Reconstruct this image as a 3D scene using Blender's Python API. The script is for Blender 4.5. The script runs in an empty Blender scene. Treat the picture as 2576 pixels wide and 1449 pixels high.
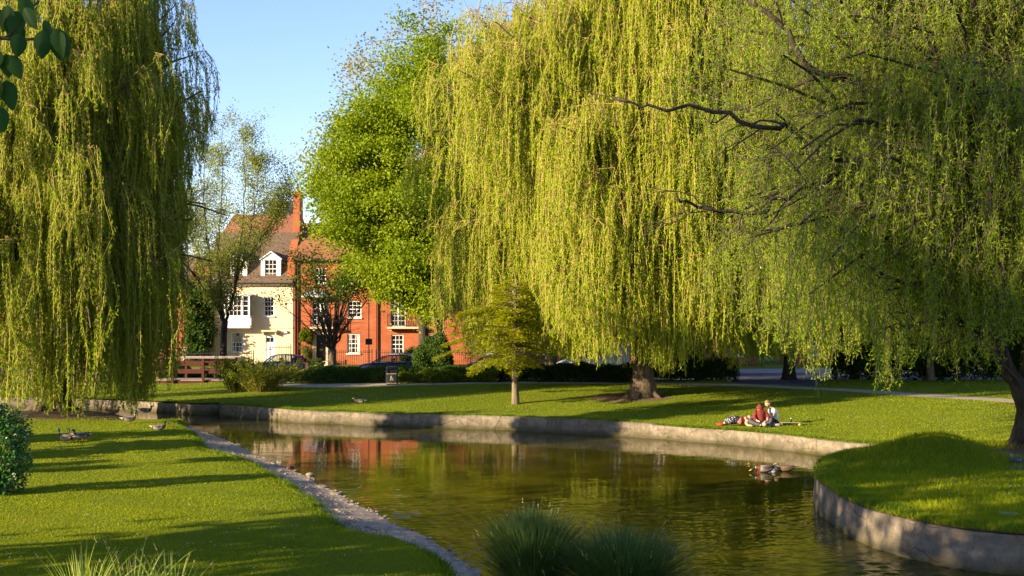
import bpy, math, random
import numpy as np
from mathutils import Vector, Matrix
from mathutils.geometry import delaunay_2d_cdt
R = math.radians
random.seed(7); rng = np.random.default_rng(7)
scene = bpy.context.scene
COL = scene.collection
# ------------------------------------------------------------------ camera, sky, sun, exposure
CZ, F, HY = 4.4, 3000.0, 786.0          # eye height, focal length and horizon in units of a 2576 wide picture
cam = bpy.data.cameras.new('camera'); camo = bpy.data.objects.new('camera', cam); COL.objects.link(camo)
camo.location = (0, 0, CZ); camo.rotation_euler = (R(90), 0, 0)
cam.sensor_width = 36; cam.lens = 36*F/2576; cam.shift_y = (HY-724.5)/2576
cam.clip_start = .1; cam.clip_end = 3000
scene.camera = camo
SUN_DIR = np.array([.87, .50]); SUN_EL = R(16)
world = bpy.data.worlds.new('World'); scene.world = world; world.use_nodes = True
wn = world.node_tree.nodes; bg = wn['Background']
sky = wn.new('ShaderNodeTexSky'); sky.sky_type = 'NISHITA'; sky.sun_disc = False
sky.sun_elevation = SUN_EL; sky.sun_rotation = math.atan2(-SUN_DIR[0], -SUN_DIR[1])
sky.air_density = 1.0; sky.dust_density = 0.15; sky.ozone_density = 3.8
tw = wn.new('ShaderNodeMix'); tw.data_type = 'RGBA'; tw.blend_type = 'MULTIPLY'; tw.inputs[0].default_value = 1; tw.inputs[7].default_value = (1.16, .97, 1.06, 1)
world.node_tree.links.new(sky.outputs[0], tw.inputs[6]); world.node_tree.links.new(tw.outputs[2], bg.inputs[0]); bg.inputs[1].default_value = .10
sl = bpy.data.lights.new('sun', 'SUN'); slo = bpy.data.objects.new('sun', sl); COL.objects.link(slo)
sl.energy = 5.0; sl.angle = R(.5); sl.color = (1, .80, .54)
sd = Vector((SUN_DIR[0]*math.cos(SUN_EL), SUN_DIR[1]*math.cos(SUN_EL), -math.sin(SUN_EL)))
slo.rotation_euler = sd.to_track_quat('-Z', 'Y').to_euler(); slo.location = (-30, -20, 40)
scene.view_settings.view_transform = 'Standard'; scene.view_settings.look = 'None'
scene.view_settings.exposure = 1.7; scene.view_settings.gamma = 1
scene.render.engine = 'CYCLES'
cy = scene.cycles
cy.max_bounces = 6; cy.diffuse_bounces = 3; cy.glossy_bounces = 3; cy.transmission_bounces = 4; cy.transparent_max_bounces = 4
cy.caustics_reflective = False; cy.caustics_refractive = False

def at(vx, vy, z=0.0):
    D = F*(CZ-z)/(vy-HY); return ((vx-1288)/F*D, D)
def vx_(v, D): return (v-1288)/F*D
def vz_(v, D): return CZ-(v-HY)/F*D

# ------------------------------------------------------------------ tagging
def tag(o, label=None, cat=None, group=None, kind=None):
    if label: o['label'] = label
    if cat: o['category'] = cat
    if group: o['group'] = group
    if kind: o['kind'] = kind
    return o
def thing(name, label, cat, loc=(0, 0, 0), rz=0, group=None):
    o = bpy.data.objects.new(name, None); COL.objects.link(o); o.empty_display_size = .2
    o.location = loc; o.rotation_euler = (0, 0, rz)
    return tag(o, label, cat, group)
def link(name, me, mats, parent=None):
    o = bpy.data.objects.new(name, me); COL.objects.link(o)
    for m in (mats if isinstance(mats, (list, tuple)) else [mats]): me.materials.append(m)
    if parent is not None: o.parent = parent
    return o

# ------------------------------------------------------------------ materials
class N:
    def __init__(s, name):
        s.m = bpy.data.materials.new(name); s.m.use_nodes = True; s.t = s.m.node_tree; s.n = s.t.nodes
        s.p = s.n['Principled BSDF']; s.out = s.n['Material Output']; s._c = None
    def new(s, k, **kw):
        nd = s.n.new(k)
        for a, b in kw.items(): setattr(nd, a, b)
        return nd
    def lk(s, a, b): s.t.links.new(a, b)
    def coord(s, sc=(1, 1, 1)):
        if s._c is None: s._c = s.new('ShaderNodeTexCoord')
        mp = s.new('ShaderNodeMapping'); mp.inputs['Scale'].default_value = sc
        s.lk(s._c.outputs['Object'], mp.inputs[0]); return mp.outputs[0]
    def noise(s, scale, sc=(1, 1, 1), det=4, rough=.55):
        nd = s.new('ShaderNodeTexNoise'); nd.inputs['Scale'].default_value = scale
        nd.inputs['Detail'].default_value = det; nd.inputs['Roughness'].default_value = rough
        s.lk(s.coord(sc), nd.inputs['Vector']); return nd.outputs['Fac']
    def ramp(s, fac, stops):
        r = s.new('ShaderNodeValToRGB'); e = r.color_ramp.elements
        while len(e) < len(stops): e.new(.5)
        for k, (p, c) in enumerate(stops):
            e[k].position = p; e[k].color = (*c, 1) if len(c) == 3 else c
        s.lk(fac, r.inputs[0]); return r.outputs[0]
    def mix(s, fac, a, b, mode='MIX'):
        m = s.new('ShaderNodeMix', data_type='RGBA', blend_type=mode)
        for v, i in ((fac, 0), (a, 6), (b, 7)):
            if hasattr(v, 'is_output'): s.lk(v, m.inputs[i])
            elif i == 0: m.inputs[0].default_value = v
            else: m.inputs[i].default_value = (*v, 1)
        return m.outputs[2]
    def math(s, op, a, b=0.0, c=None):
        m = s.new('ShaderNodeMath', operation=op)
        for i, v in enumerate((a, b) if c is None else (a, b, c)):
            if hasattr(v, 'is_output'): s.lk(v, m.inputs[i])
            else: m.inputs[i].default_value = v
        return m.outputs[0]
    def attr(s, name):
        a = s.new('ShaderNodeAttribute', attribute_name=name); return a.outputs['Fac']
    def col(s, c):
        if hasattr(c, 'is_output'): s.lk(c, s.p.inputs['Base Color'])
        else: s.p.inputs['Base Color'].default_value = (*c, 1)
    def bump(s, h, strength=.4, dist=.02):
        b = s.new('ShaderNodeBump'); b.inputs['Strength'].default_value = strength; b.inputs['Distance'].default_value = dist
        s.lk(h, b.inputs['Height']); s.lk(b.outputs[0], s.p.inputs['Normal'])
    def rough(s, r, spec=.5):
        s.p.inputs['Roughness'].default_value = r; s.p.inputs['Specular IOR Level'].default_value = spec; return s
def plain(name, c, rough=.6, var=.18, scale=6, spec=.4, metal=0, bump=0):
    n = N(name)
    f = n.noise(scale)
    n.col(n.ramp(f, [(.3, tuple(x*(1-var) for x in c)), (.7, tuple(min(1, x*(1+var)) for x in c))]))
    n.rough(rough, spec); n.p.inputs['Metallic'].default_value = metal
    if bump: n.bump(n.noise(scale*6), bump, .01)
    return n.m
def leaf_mat(name, c1, c2, trans=.38, tint=(1.15, 1.2, .4), rough=.55, spec=.12, c3=None, big=.6):
    n = N(name)
    c = n.mix(n.attr('tone'), c1, c2)
    if c3: c = n.mix(n.ramp(n.noise(big, det=2), [(.42, (0, 0, 0)), (.6, (1, 1, 1))]), c, c3)
    n.col(c); n.rough(rough, spec)
    t = n.new('ShaderNodeBsdfTranslucent'); n.lk(n.mix(1.0, c, tint, 'MULTIPLY'), t.inputs[0])
    mx = n.new('ShaderNodeMixShader'); mx.inputs[0].default_value = trans
    n.lk(n.p.outputs[0], mx.inputs[1]); n.lk(t.outputs[0], mx.inputs[2]); n.lk(mx.outputs[0], n.out.inputs[0])
    return n.m
def bark_mat(name, a, b, sc=(5, 5, 1)):
    n = N(name); f = n.noise(3, sc, 6, .65)
    n.col(n.ramp(f, [(.3, a), (.52, tuple((x+y)/2 for x, y in zip(a, b))), (.72, b)])); n.rough(.9, .2); n.bump(f, 1, .04); return n.m

M = {}
# willow leaf, sycamore, and so on
M['willow'] = leaf_mat('willow_leaf', (.215, .32, .008), (.40, .465, .014), .48, c3=(.31, .41, .010))
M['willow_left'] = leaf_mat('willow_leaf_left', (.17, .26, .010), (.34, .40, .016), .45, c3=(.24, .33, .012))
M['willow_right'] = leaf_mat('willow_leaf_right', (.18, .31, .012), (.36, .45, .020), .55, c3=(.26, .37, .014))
M['sycamore'] = leaf_mat('sycamore_leaf', (.13, .20, .008), (.27, .33, .014), .45)
M['maple'] = leaf_mat('maple_leaf', (.05, .11, .015), (.11, .18, .02), .35)
M['poplar'] = leaf_mat('poplar_leaf', (.15, .19, .03), (.30, .32, .07), .45)
M['pale'] = leaf_mat('pale_leaf', (.20, .20, .06), (.36, .32, .12), .4)
M['cedar'] = leaf_mat('cedar_leaf', (.20, .235, .005), (.36, .35, .008), .3)
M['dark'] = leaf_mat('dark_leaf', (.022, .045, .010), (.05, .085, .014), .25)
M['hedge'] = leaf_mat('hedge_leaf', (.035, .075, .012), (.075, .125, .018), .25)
M['bush'] = leaf_mat('bush_leaf', (.10, .14, .012), (.20, .22, .02), .4)
M['glossy'] = leaf_mat('glossy_leaf', (.03, .095, .02), (.06, .16, .03), .25, rough=.3, spec=.5)
M['bark'] = bark_mat('bark', (.035, .026, .017), (.17, .13, .085))
M['bark_pale'] = bark_mat('bark_pale', (.07, .055, .035), (.24, .19, .12))
M['bark_dark'] = bark_mat('bark_dark', (.018, .014, .010), (.085, .068, .048))
M['twig'] = plain('twig', (.34, .24, .07), .8)
M['twig_right'] = plain('twig_dark', (.10, .08, .035), .8)
M['blade'] = leaf_mat('grass_blade', (.15, .215, .004), (.30, .33, .008), .45, (1.15, 1.1, .3))
M['blade_long'] = leaf_mat('grass_blade_long', (.07, .14, .006), (.19, .25, .012), .4)
M['sedge'] = leaf_mat('sedge_blade', (.04, .10, .025), (.12, .17, .045), .35)
M['seed'] = plain('seed_head', (.30, .22, .10), .8)
M['reed'] = leaf_mat('reed_blade', (.24, .34, .04), (.48, .50, .14), .45)
M['white_petal'] = plain('white_petal', (.75, .75, .70), .6)

def lawn_mat():
    n = N('lawn')
    a = n.noise(.35, det=3); b = n.noise(9, det=6, rough=.7); c = n.noise(60, det=3, rough=.7)
    base = n.ramp(a, [(.35, (.130, .185, .004)), (.65, (.21, .24, .007))])
    base = n.mix(.5, base, n.ramp(b, [(.3, (.07, .13, .004)), (.7, (.22, .24, .015))]))
    dry = n.ramp(n.noise(.9, det=5), [(.60, (0, 0, 0)), (.78, (.6, .6, .6))])
    base = n.mix(dry, base, (.24, .20, .06))
    base = n.mix(n.ramp(c, [(.35, (.35, .35, .35)), (.65, (0, 0, 0))]), base, (.04, .08, .006))
    soil = n.math('ADD', n.attr('soil'), n.math('MULTIPLY', n.math('SUBTRACT', n.noise(2.5, det=6, rough=.7), .5), 1.3))
    sm = n.ramp(soil, [(.42, (0, 0, 0)), (.58, (1, 1, 1))])
    sc = n.ramp(n.noise(14, det=6, rough=.7), [(.3, (.085, .055, .032)), (.7, (.24, .165, .10))])
    n.col(n.mix(sm, base, sc)); n.rough(.95, .1)
    n.bump(n.math('ADD', b, c), .9, .05); return n.m
M['lawn'] = lawn_mat()
def simple_noise(name, a, b, sc, rough=.9, bd=.02, bs=.5, det=6, spec=.2):
    n = N(name); f = n.noise(sc, det=det, rough=.65); n.col(n.ramp(f, [(.3, a), (.7, b)])); n.rough(rough, spec); n.bump(n.noise(sc*4, det=4), bs, bd); return n.m
M['gravel'] = simple_noise('gravel', (.20, .15, .105), (.46, .37, .27), 7, bs=.9, bd=.04)
M['stone'] = simple_noise('stone', (.17, .13, .095), (.36, .29, .215), 9, bs=.8)
M['path'] = simple_noise('path', (.30, .24, .17), (.42, .34, .25), 3)
M['asphalt'] = simple_noise('asphalt', (.045, .045, .05), (.085, .083, .085), 5)
M['pavement'] = simple_noise('pavement', (.20, .19, .17), (.30, .28, .25), 4)
def wall_mat():
    n = N('river_wall')
    st = n.noise(5, (1, 1, .12), 6, .7); f = n.noise(4, (1, 1, 1), 8, .7)
    blk = n.new('ShaderNodeTexNoise'); blk.noise_dimensions = '3D'; blk.inputs['Scale'].default_value = .9; n.lk(n.coord((1, 1, 3)), blk.inputs[0])
    c = n.ramp(f, [(.28, (.09, .073, .05)), (.5, (.205, .17, .12)), (.72, (.33, .275, .195))])
    c = n.mix(n.ramp(st, [(.52, (0, 0, 0)), (.66, (.75, .75, .75))]), c, (.11, .085, .05))
    sep = n.new('ShaderNodeSeparateXYZ'); n.lk(n.coord(), sep.inputs[0])
    zz = n.math('ADD', sep.outputs[2], n.math('MULTIPLY', n.math('SUBTRACT', n.noise(2.2, (1, 1, .4), 6, .7), .5), .42))
    c = n.mix(n.ramp(zz, [(.03, (1, 1, 1)), (.15, (.55, .55, .55)), (.34, (0, 0, 0))]), c, (.050, .046, .016))
    c = n.mix(n.ramp(zz, [(.46, (0, 0, 0)), (.66, (.65, .65, .65))]), c, (.13, .105, .085))
    cr = n.new('ShaderNodeTexVoronoi', feature='DISTANCE_TO_EDGE'); cr.inputs['Scale'].default_value = 1.3
    mp = n.coord((1, 1, 1.3)); nm = n.new('ShaderNodeTexNoise'); nm.inputs['Scale'].default_value = 3; n.lk(mp, nm.inputs[0])
    w = n.mix(.25, mp, nm.outputs['Color']); n.lk(w, cr.inputs['Vector'])
    ck = n.ramp(cr.outputs['Distance'], [(0, (1, 1, 1)), (.02, (0, 0, 0))])
    c = n.mix(n.math('MULTIPLY', ck, n.ramp(n.noise(1.2), [(.45, (0, 0, 0)), (.6, (.8, .8, .8))])), c, (.05, .04, .03))
    c = n.mix(n.ramp(blk.outputs[0], [(.40, (.55, .55, .55)), (.60, (0, 0, 0))]), c, (.10, .082, .055))
    n.col(c); n.rough(.9, .2); n.bump(n.math('SUBTRACT', f, n.math('MULTIPLY', ck, .3)), .9, .05); return n.m
M['wall'] = wall_mat()
def water_mat():
    n = N('water')
    a = n.noise(.55, det=5, rough=.6)
    n.col(n.ramp(a, [(.3, (.020, .018, .002)), (.5, (.045, .040, .003)), (.7, (.085, .072, .005))]))
    n.p.inputs['Roughness'].default_value = .055; n.p.inputs['IOR'].default_value = 1.333; n.p.inputs['Specular IOR Level'].default_value = .5
    return n.m
M['water'] = water_mat()
def brick_mat(name, c1, c2, mortar, sc=1.0):
    n = N(name); b = n.new('ShaderNodeTexBrick'); b.inputs['Scale'].default_value = 1/sc
    b.inputs['Brick Width'].default_value = .225; b.inputs['Row Height'].default_value = .075; b.inputs['Mortar Size'].default_value = .008
    b.inputs['Color1'].default_value = (*c1, 1); b.inputs['Color2'].default_value = (*c2, 1); b.inputs['Mortar'].default_value = (*mortar, 1)
    sep = n.new('ShaderNodeSeparateXYZ'); n.lk(n.coord(), sep.inputs[0])
    cb = n.new('ShaderNodeCombineXYZ'); n.lk(n.math('ADD', sep.outputs[0], sep.outputs[1]), cb.inputs[0]); n.lk(sep.outputs[2], cb.inputs[1])
    n.lk(cb.outputs[0], b.inputs['Vector'])
    c = n.mix(n.ramp(n.noise(.8, det=6), [(.35, (.45, .45, .45)), (.65, (0, 0, 0))]), b.outputs['Color'], tuple(x*.6 for x in c1))
    n.col(c); n.rough(.85, .2); n.bump(b.outputs['Fac'], -.4, .01); return n.m
M['brick'] = brick_mat('red_brick', (.35, .085, .030), (.45, .125, .042), (.30, .15, .09))
M['brick_dull'] = brick_mat('dull_brick', (.28, .10, .05), (.36, .15, .075), (.25, .17, .12))
M['render'] = plain('cream_render', (.74, .58, .37), .85, .06, 2, bump=.2)
def tile_mat(name, a, b):
    n = N(name); w = n.new('ShaderNodeTexWave', wave_type='BANDS', bands_direction='Z'); w.inputs['Scale'].default_value = 3.2; w.inputs['Distortion'].default_value = .6
    n.lk(n.coord(), w.inputs[0]); f = n.noise(5, det=6)
    n.col(n.mix(n.math('MULTIPLY', w.outputs[0], .35), n.ramp(f, [(.3, a), (.7, b)]), tuple(x*.5 for x in a))); n.rough(.85, .2); n.bump(w.outputs[0], .6, .03); return n.m
M['tile_brown'] = tile_mat('brown_tiles', (.10, .068, .045), (.18, .125, .085))
M['tile_red'] = tile_mat('red_tiles', (.24, .09, .045), (.36, .15, .075))
M['slate'] = tile_mat('slate', (.05, .052, .058), (.10, .10, .11))
M['white'] = plain('white_paint', (.80, .78, .74), .5, .05)
M['lead'] = plain('lead', (.32, .33, .35), .5)
M['glass'] = plain('window_glass', (.016, .018, .022), .06, .3, 2, 1.0)
M['curtain'] = plain('curtain', (.45, .42, .36), .9, .2, 12)
M['iron'] = plain('black_iron', (.015, .015, .017), .45)
M['door_white'] = plain('pale_door', (.70, .76, .80), .5, .04)
M['door_black'] = plain('black_door', (.012, .012, .012), .35)
M['brass'] = plain('brass', (.55, .38, .12), .3, .1, metal=1)
M['stone_trim'] = plain('stone_trim', (.55, .45, .30), .8, .1)
M['wood_red'] = simple_noise('shaded_stained_timber', (.050, .014, .010), (.095, .025, .017), 8, .65, .004)  # red brown timber, its colour darkened for the left willow's shade over the footbridge
M['wood_grey'] = simple_noise('weathered_deck', (.25, .20, .16), (.38, .31, .25), 8, .8, .004)
M['fence'] = simple_noise('pale_fence', (.50, .40, .24), (.66, .54, .34), 8, .8, .004)
M['navy'] = plain('navy_paint', (.012, .026, .13), .25, .05, 2, .7)
M['navy2'] = plain('dark_blue_paint', (.012, .018, .075), .25, .05, 2, .7)
M['teal'] = plain('teal_paint', (.01, .06, .10), .3, .05, 2, .6)
M['vanwhite'] = plain('van_paint', (.62, .64, .68), .35, .04, 2, .6)
M['tyre'] = plain('tyre', (.02, .02, .02), .8)
M['chrome'] = plain('chrome', (.6, .6, .62), .15, .03, metal=1)
M['lamp_red'] = plain('red_lens', (.35, .01, .01), .2, .05)
M['lamp_clear'] = plain('clear_lens', (.6, .62, .65), .1, .05)
M['bin'] = plain('bin_navy', (.022, .03, .045), .45, .1)
M['gold'] = plain('gold_print', (.55, .42, .13), .45, .1)

# ------------------------------------------------------------------ mesh builder
class MB:
    def __init__(s): s.v = []; s.f = []; s.mi = []
    def add(s, vs, fs, mi=0):
        k = len(s.v); s.v += [tuple(map(float, p)) for p in vs]
        for f in fs: s.f.append(tuple(k+i for i in f)); s.mi.append(mi)
        return s
    def box(s, x0, x1, y0, y1, z0, z1, mi=0, b=0.0):
        if b <= 0:
            v = [(x, y, z) for z in (z0, z1) for y in (y0, y1) for x in (x0, x1)]
            return s.add(v, [(0, 2, 3, 1), (4, 5, 7, 6), (0, 1, 5, 4), (2, 6, 7, 3), (0, 4, 6, 2), (1, 3, 7, 5)], mi)
        # chamfered box
        v = []; idx = {}
        for sx in (0, 1):
            for sy in (0, 1):
                for sz in (0, 1):
                    X = (x0, x1)[sx]; Y = (y0, y1)[sy]; Z = (z0, z1)[sz]; dx = b*(1-2*sx); dy = b*(1-2*sy); dz = b*(1-2*sz)
                    for a, p in enumerate(((X, Y+dy, Z+dz), (X+dx, Y, Z+dz), (X+dx, Y+dy, Z))):
                        idx[(sx, sy, sz, a)] = len(v); v.append(p)
        fs = []
        for q in (0, 1):
            fs.append([idx[(q, a, c, 0)] for a, c in ((0, 0), (1, 0), (1, 1), (0, 1))])
            fs.append([idx[(a, q, c, 1)] for a, c in ((0, 0), (1, 0), (1, 1), (0, 1))])
            fs.append([idx[(a, c, q, 2)] for a, c in ((0, 0), (1, 0), (1, 1), (0, 1))])
        for a in (0, 1):
            for c in (0, 1):
                fs.append([idx[(a, c, 0, 0)], idx[(a, c, 1, 0)], idx[(a, c, 1, 1)], idx[(a, c, 0, 1)]])
                fs.append([idx[(a, 0, c, 0)], idx[(a, 1, c, 0)], idx[(a, 1, c, 2)], idx[(a, 0, c, 2)]])
                fs.append([idx[(0, a, c, 1)], idx[(1, a, c, 1)], idx[(1, a, c, 2)], idx[(0, a, c, 2)]])
        for sx in (0, 1):
            for sy in (0, 1):
                for sz in (0, 1): fs.append([idx[(sx, sy, sz, a)] for a in range(3)])
        return s.add(v, fs, mi)
    def tube(s, pts, rad, n=8, mi=0, cap=True):
        P = [Vector(p) for p in pts]; k = len(P)
        if not hasattr(rad, '__len__'): rad = [rad]*k
        rings = []; up = Vector((.13, .31, 1)).normalized(); vs = []
        for i in range(k):
            t = (P[min(i+1, k-1)]-P[max(i-1, 0)]).normalized()
            a = t.cross(up)
            if a.length < .05: a = t.cross(Vector((1, 0, 0)))
            a.normalize(); b = t.cross(a)
            for j in range(n):
                th = 2*math.pi*j/n; vs.append(P[i]+(a*math.cos(th)+b*math.sin(th))*rad[i])
        fs = [(i*n+j, i*n+(j+1) % n, (i+1)*n+(j+1) % n, (i+1)*n+j) for i in range(k-1) for j in range(n)]
        if cap: fs += [tuple(range(n))[::-1], tuple((k-1)*n+j for j in range(n))]
        return s.add(vs, fs, mi)
    def loft(s, secs, mi=0, cap=True):
        n = len(secs[0]); k = len(secs); vs = [p for q in secs for p in q]
        mis = mi if hasattr(mi, '__len__') else [mi]*(k-1)
        base = len(s.v); s.v += [tuple(map(float, p)) for p in vs]
        for i in range(k-1):
            for j in range(n):
                s.f.append((base+i*n+j, base+i*n+(j+1) % n, base+(i+1)*n+(j+1) % n, base+(i+1)*n+j)); s.mi.append(mis[i])
        if cap:
            s.f.append(tuple(base+j for j in range(n))[::-1]); s.mi.append(mis[0])
            s.f.append(tuple(base+(k-1)*n+j for j in range(n))); s.mi.append(mis[-1])
        return s
    def build(s, name, mats, parent=None, smooth=False):
        me = bpy.data.meshes.new(name); me.from_pydata(s.v, [], s.f); me.update()
        o = link(name, me, mats, parent)
        me.polygons.foreach_set('material_index', s.mi)
        if smooth: me.polygons.foreach_set('use_smooth', [True]*len(s.f))
        return o
def bp(mb, name, mats, parent, org, smooth=False):
    mb.v = [(x-org[0], y-org[1], z-org[2]) for x, y, z in mb.v]; return mb.build(name, mats, parent, smooth)
def nrm(a): return a/np.maximum(np.linalg.norm(a, axis=-1, keepdims=True), 1e-9)
def leaves(name, P, Dv, L, W, mat, parent=None, side=None, tone=None, curl=.0):
    n = len(P); Dv = nrm(Dv)
    if side is None: side = np.cross(Dv, rng.normal(size=(n, 3)))
    side = nrm(side); L = np.broadcast_to(np.asarray(L, float), (n,))[:, None]; W = np.broadcast_to(np.asarray(W, float), (n,))[:, None]
    mid = P+Dv*L*.42; nn = np.cross(Dv, side)
    tip = P+Dv*L+nn*L*curl
    V = np.stack([P, mid+side*W*.5, tip, mid-side*W*.5], 1).reshape(-1, 3)
    me = bpy.data.meshes.new(name); me.vertices.add(4*n); me.vertices.foreach_set('co', V.astype(np.float32).ravel())
    me.loops.add(4*n); me.loops.foreach_set('vertex_index', np.arange(4*n, dtype=np.int32))
    me.polygons.add(n); me.polygons.foreach_set('loop_start', np.arange(0, 4*n, 4, dtype=np.int32))
    me.update(calc_edges=True)
    a = me.attributes.new('tone', 'FLOAT', 'POINT')
    if tone is None: tone = rng.random(n)
    a.data.foreach_set('value', np.repeat(tone, 4).astype(np.float32))
    return link(name, me, mat, parent)
def ribbons(name, A, B, w, mat, parent=None):
    """thin three sided twigs between the point arrays A and B"""
    n = len(A); d = nrm(B-A); s1 = nrm(np.cross(d, np.array([.3, .2, 1.])+rng.normal(size=(n, 3))*.01)); s2 = np.cross(d, s1)
    w = np.broadcast_to(np.asarray(w, float), (n,))[:, None]
    o = [s1, -.5*s1+.87*s2, -.5*s1-.87*s2]
    V = np.stack([A+q*w for q in o]+[B+q*w*.8 for q in o], 1).reshape(-1, 3)
    F0 = np.array([[0, 1, 4, 3], [1, 2, 5, 4], [2, 0, 3, 5]])
    I = (np.arange(n)[:, None, None]*6+F0).reshape(-1)
    me = bpy.data.meshes.new(name); me.vertices.add(6*n); me.vertices.foreach_set('co', V.astype(np.float32).ravel())
    me.loops.add(len(I)); me.loops.foreach_set('vertex_index', I.astype(np.int32))
    me.polygons.add(3*n); me.polygons.foreach_set('loop_start', np.arange(0, 12*n, 4, dtype=np.int32)); me.update(calc_edges=True)
    return link(name, me, mat, parent)

# ------------------------------------------------------------------ river outline (plan)
left_shore = [at(*p) for p in [(455, 1066), (487, 1078), (557, 1103), (596, 1119), (645, 1147), (673, 1162), (726, 1182), (765, 1196), (803, 1221), (845, 1238), (884, 1264), (939, 1287), (990, 1320), (1060, 1345), (1130, 1390), (1180, 1425), (1210, 1449)]]
grass_edge = [at(p[0], p[1], .28) for p in [(440, 1062), (470, 1072), (490, 1084), (508, 1115), (553, 1132), (617, 1150), (663, 1168), (684, 1187), (733, 1212), (745, 1224), (779, 1240), (803, 1256), (821, 1287), (866, 1316), (939, 1337), (1020, 1347), (1080, 1375), (1130, 1410), (1160, 1449)]]
near_ch = [(-75, 53), (-45, 51.5), (-26, 50.2), at(200, 1030, .3), at(302, 1037, .3), at(378, 1052, .3)]
far_line = [at(*p) for p in [(2235, 1166), (2160, 1156), (2072, 1146), (2048, 1143), (1983, 1134), (1896, 1124), (1831, 1118), (1744, 1112), (1600, 1100), (1400, 1089), (1288, 1082), (1100, 1077), (939, 1072), (856, 1067.6), (757, 1064), (652, 1055), (581, 1050), (554, 1049)]]
up_line = [at(*p) for p in [(552, 1042), (504, 1043), (400, 1037), (302, 1031)]]+[(-26, 56), (-45, 58), (-75, 60)]
bay = [(11.3, 34.1), (10.7, 33.1), (9.7, 32.3)]
pen_line = [(60, 8), (25, 14), (14, 17.6), (11, 18.75), (9.5, 19.45)]+[at(*p) for p in [(2576, 1449), (2523, 1444), (2446, 1435), (2368, 1423), (2290, 1405), (2212, 1382), (2160, 1361), (2109, 1332), (2083, 1310), (2057, 1288), (2048, 1268), (2050, 1252), (2062, 1238)]]+[(8.15, 30.3), (8.8, 31.4)]
def smooth_line(pts, k=3):
    P = [np.array(p) for p in pts]; out = []
    for i in range(len(P)-1):
        p0, p1, p2, p3 = P[max(i-1, 0)], P[i], P[i+1], P[min(i+2, len(P)-1)]
        for j in range(k):
            t = j/k; out.append(.5*((2*p1)+(p2-p0)*t+(2*p0-5*p1+4*p2-p3)*t*t+(3*p1-p0-3*p2+p3)*t**3))
    out.append(P[-1]); return [tuple(p) for p in out]
left_line = [(-3, -40), (-2.4, 0), (-1.4, 9), (-.9, 15)]+left_shore[::-1]+near_ch[::-1]
left_line = smooth_line(left_line, 3)
far_s = smooth_line(far_line, 3); up_s = smooth_line(up_line, 2); pen_s = smooth_line(pen_line, 3)
river = [(60, -40)]+pen_s+bay[::-1]+far_s+up_s+left_line[::-1]
river_np = np.array(river)
def seg_dist(P, line, closed=False):
    A = np.array(line); B = np.roll(A, -1, 0) if closed else A[1:]; A = A if closed else A[:-1]
    best = np.full(len(P), 1e9)
    for a, b in zip(A, B):
        ab = b-a; t = np.clip(((P-a)@ab)/max(ab@ab, 1e-9), 0, 1); best = np.minimum(best, np.linalg.norm(P-(a+t[:, None]*ab), axis=1))
    return best
def inside(P, poly):
    x, y = P[:, 0], P[:, 1]; c = np.zeros(len(P), bool); j = len(poly)-1
    for i in range(len(poly)):
        xi, yi = poly[i]; xj, yj = poly[j]
        if yi != yj: c ^= ((yi > y) != (yj > y)) & (x < (xj-xi)*(y-yi)/(yj-yi)+xi)
        j = i
    return c
def sst(a, b, x): t = np.clip((x-a)/(b-a), 0, 1); return t*t*(3-2*t)
gravel_poly = [(-.2, 9), (-.2, 15)]+[(p[0]+.6, p[1]+.2) for p in left_shore[::-1]]+grass_edge+[(-2.2, 15), (-2.6, 9)]
gravel_edge = [(-2.6, 9), (-2.2, 15)]+grass_edge[::-1]
def bumpn(P, s, seed):
    r = np.random.default_rng(seed); z = 0
    for k in range(5):
        d = r.normal(size=2); d /= np.linalg.norm(d); z = z+np.sin(P[:, 0]*d[0]*s*(1+k*.6)+P[:, 1]*d[1]*s*(1+k*.6)+r.random()*6.3)/(1+k*.7)
    return z/3
def height(P):
    P = np.asarray(P, float).reshape(-1, 2); x, y = P[:, 0], P[:, 1]
    dl = seg_dist(P, left_line); df = np.minimum(seg_dist(P, far_s), seg_dist(P, up_s)); dp = seg_dist(P, pen_s+bay[::-1])
    # side of the river
    isleft = (dl < df) & (dl < dp); ispen = (dp < df) & ~isleft
    g = inside(P, gravel_poly); dg = seg_dist(P, gravel_edge)
    zl = np.where(g, .005+.135*sst(0, 1.1, dl), .14+.16*sst(0, .35, dg)+.05*sst(1, 12, dg))
    zl = np.where(~g & (dg > 1.2), np.where(dl < .5, .12+.36*dl, .30)+.05*sst(1, 12, dg), zl)
    zf = .48+.40*sst(0, 13, df)+.13*np.exp(-((x-1)/9)**2-((y-54)/4)**2)
    zp = .70+.06*sst(0, 5, dp)+.62*np.exp(-((x-10.5)/1.5)**2-((y-29.6)/1.25)**2)+.22*np.exp(-((x-8.6)/.9)**2-((y-28.9)/1.0)**2)
    wpen = 1-sst(0, 3.5, dp-df+1.5)
    zfp = zf*(1-wpen)+zp*wpen
    z = np.where(isleft, zl, zfp)
    z = z+.03*bumpn(P, .9, 3)*sst(.3, 2, np.minimum(np.minimum(dl, df), dp))
    st = sst(62.5, 68, y); z = z*(1-st)+.06*st
    z = np.where((y > 69), .06+.3*sst(86.5, 89.5, y), z)
    # hollow under the footbridge
    z = z-.5*np.exp(-((x+17.2)/1.6)**2-((y-65)/2.0)**2)
    z = z+sst(150, 900, np.hypot(x, y))*3
    return z
def H(x, y): return float(height([(x, y)])[0])

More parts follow.
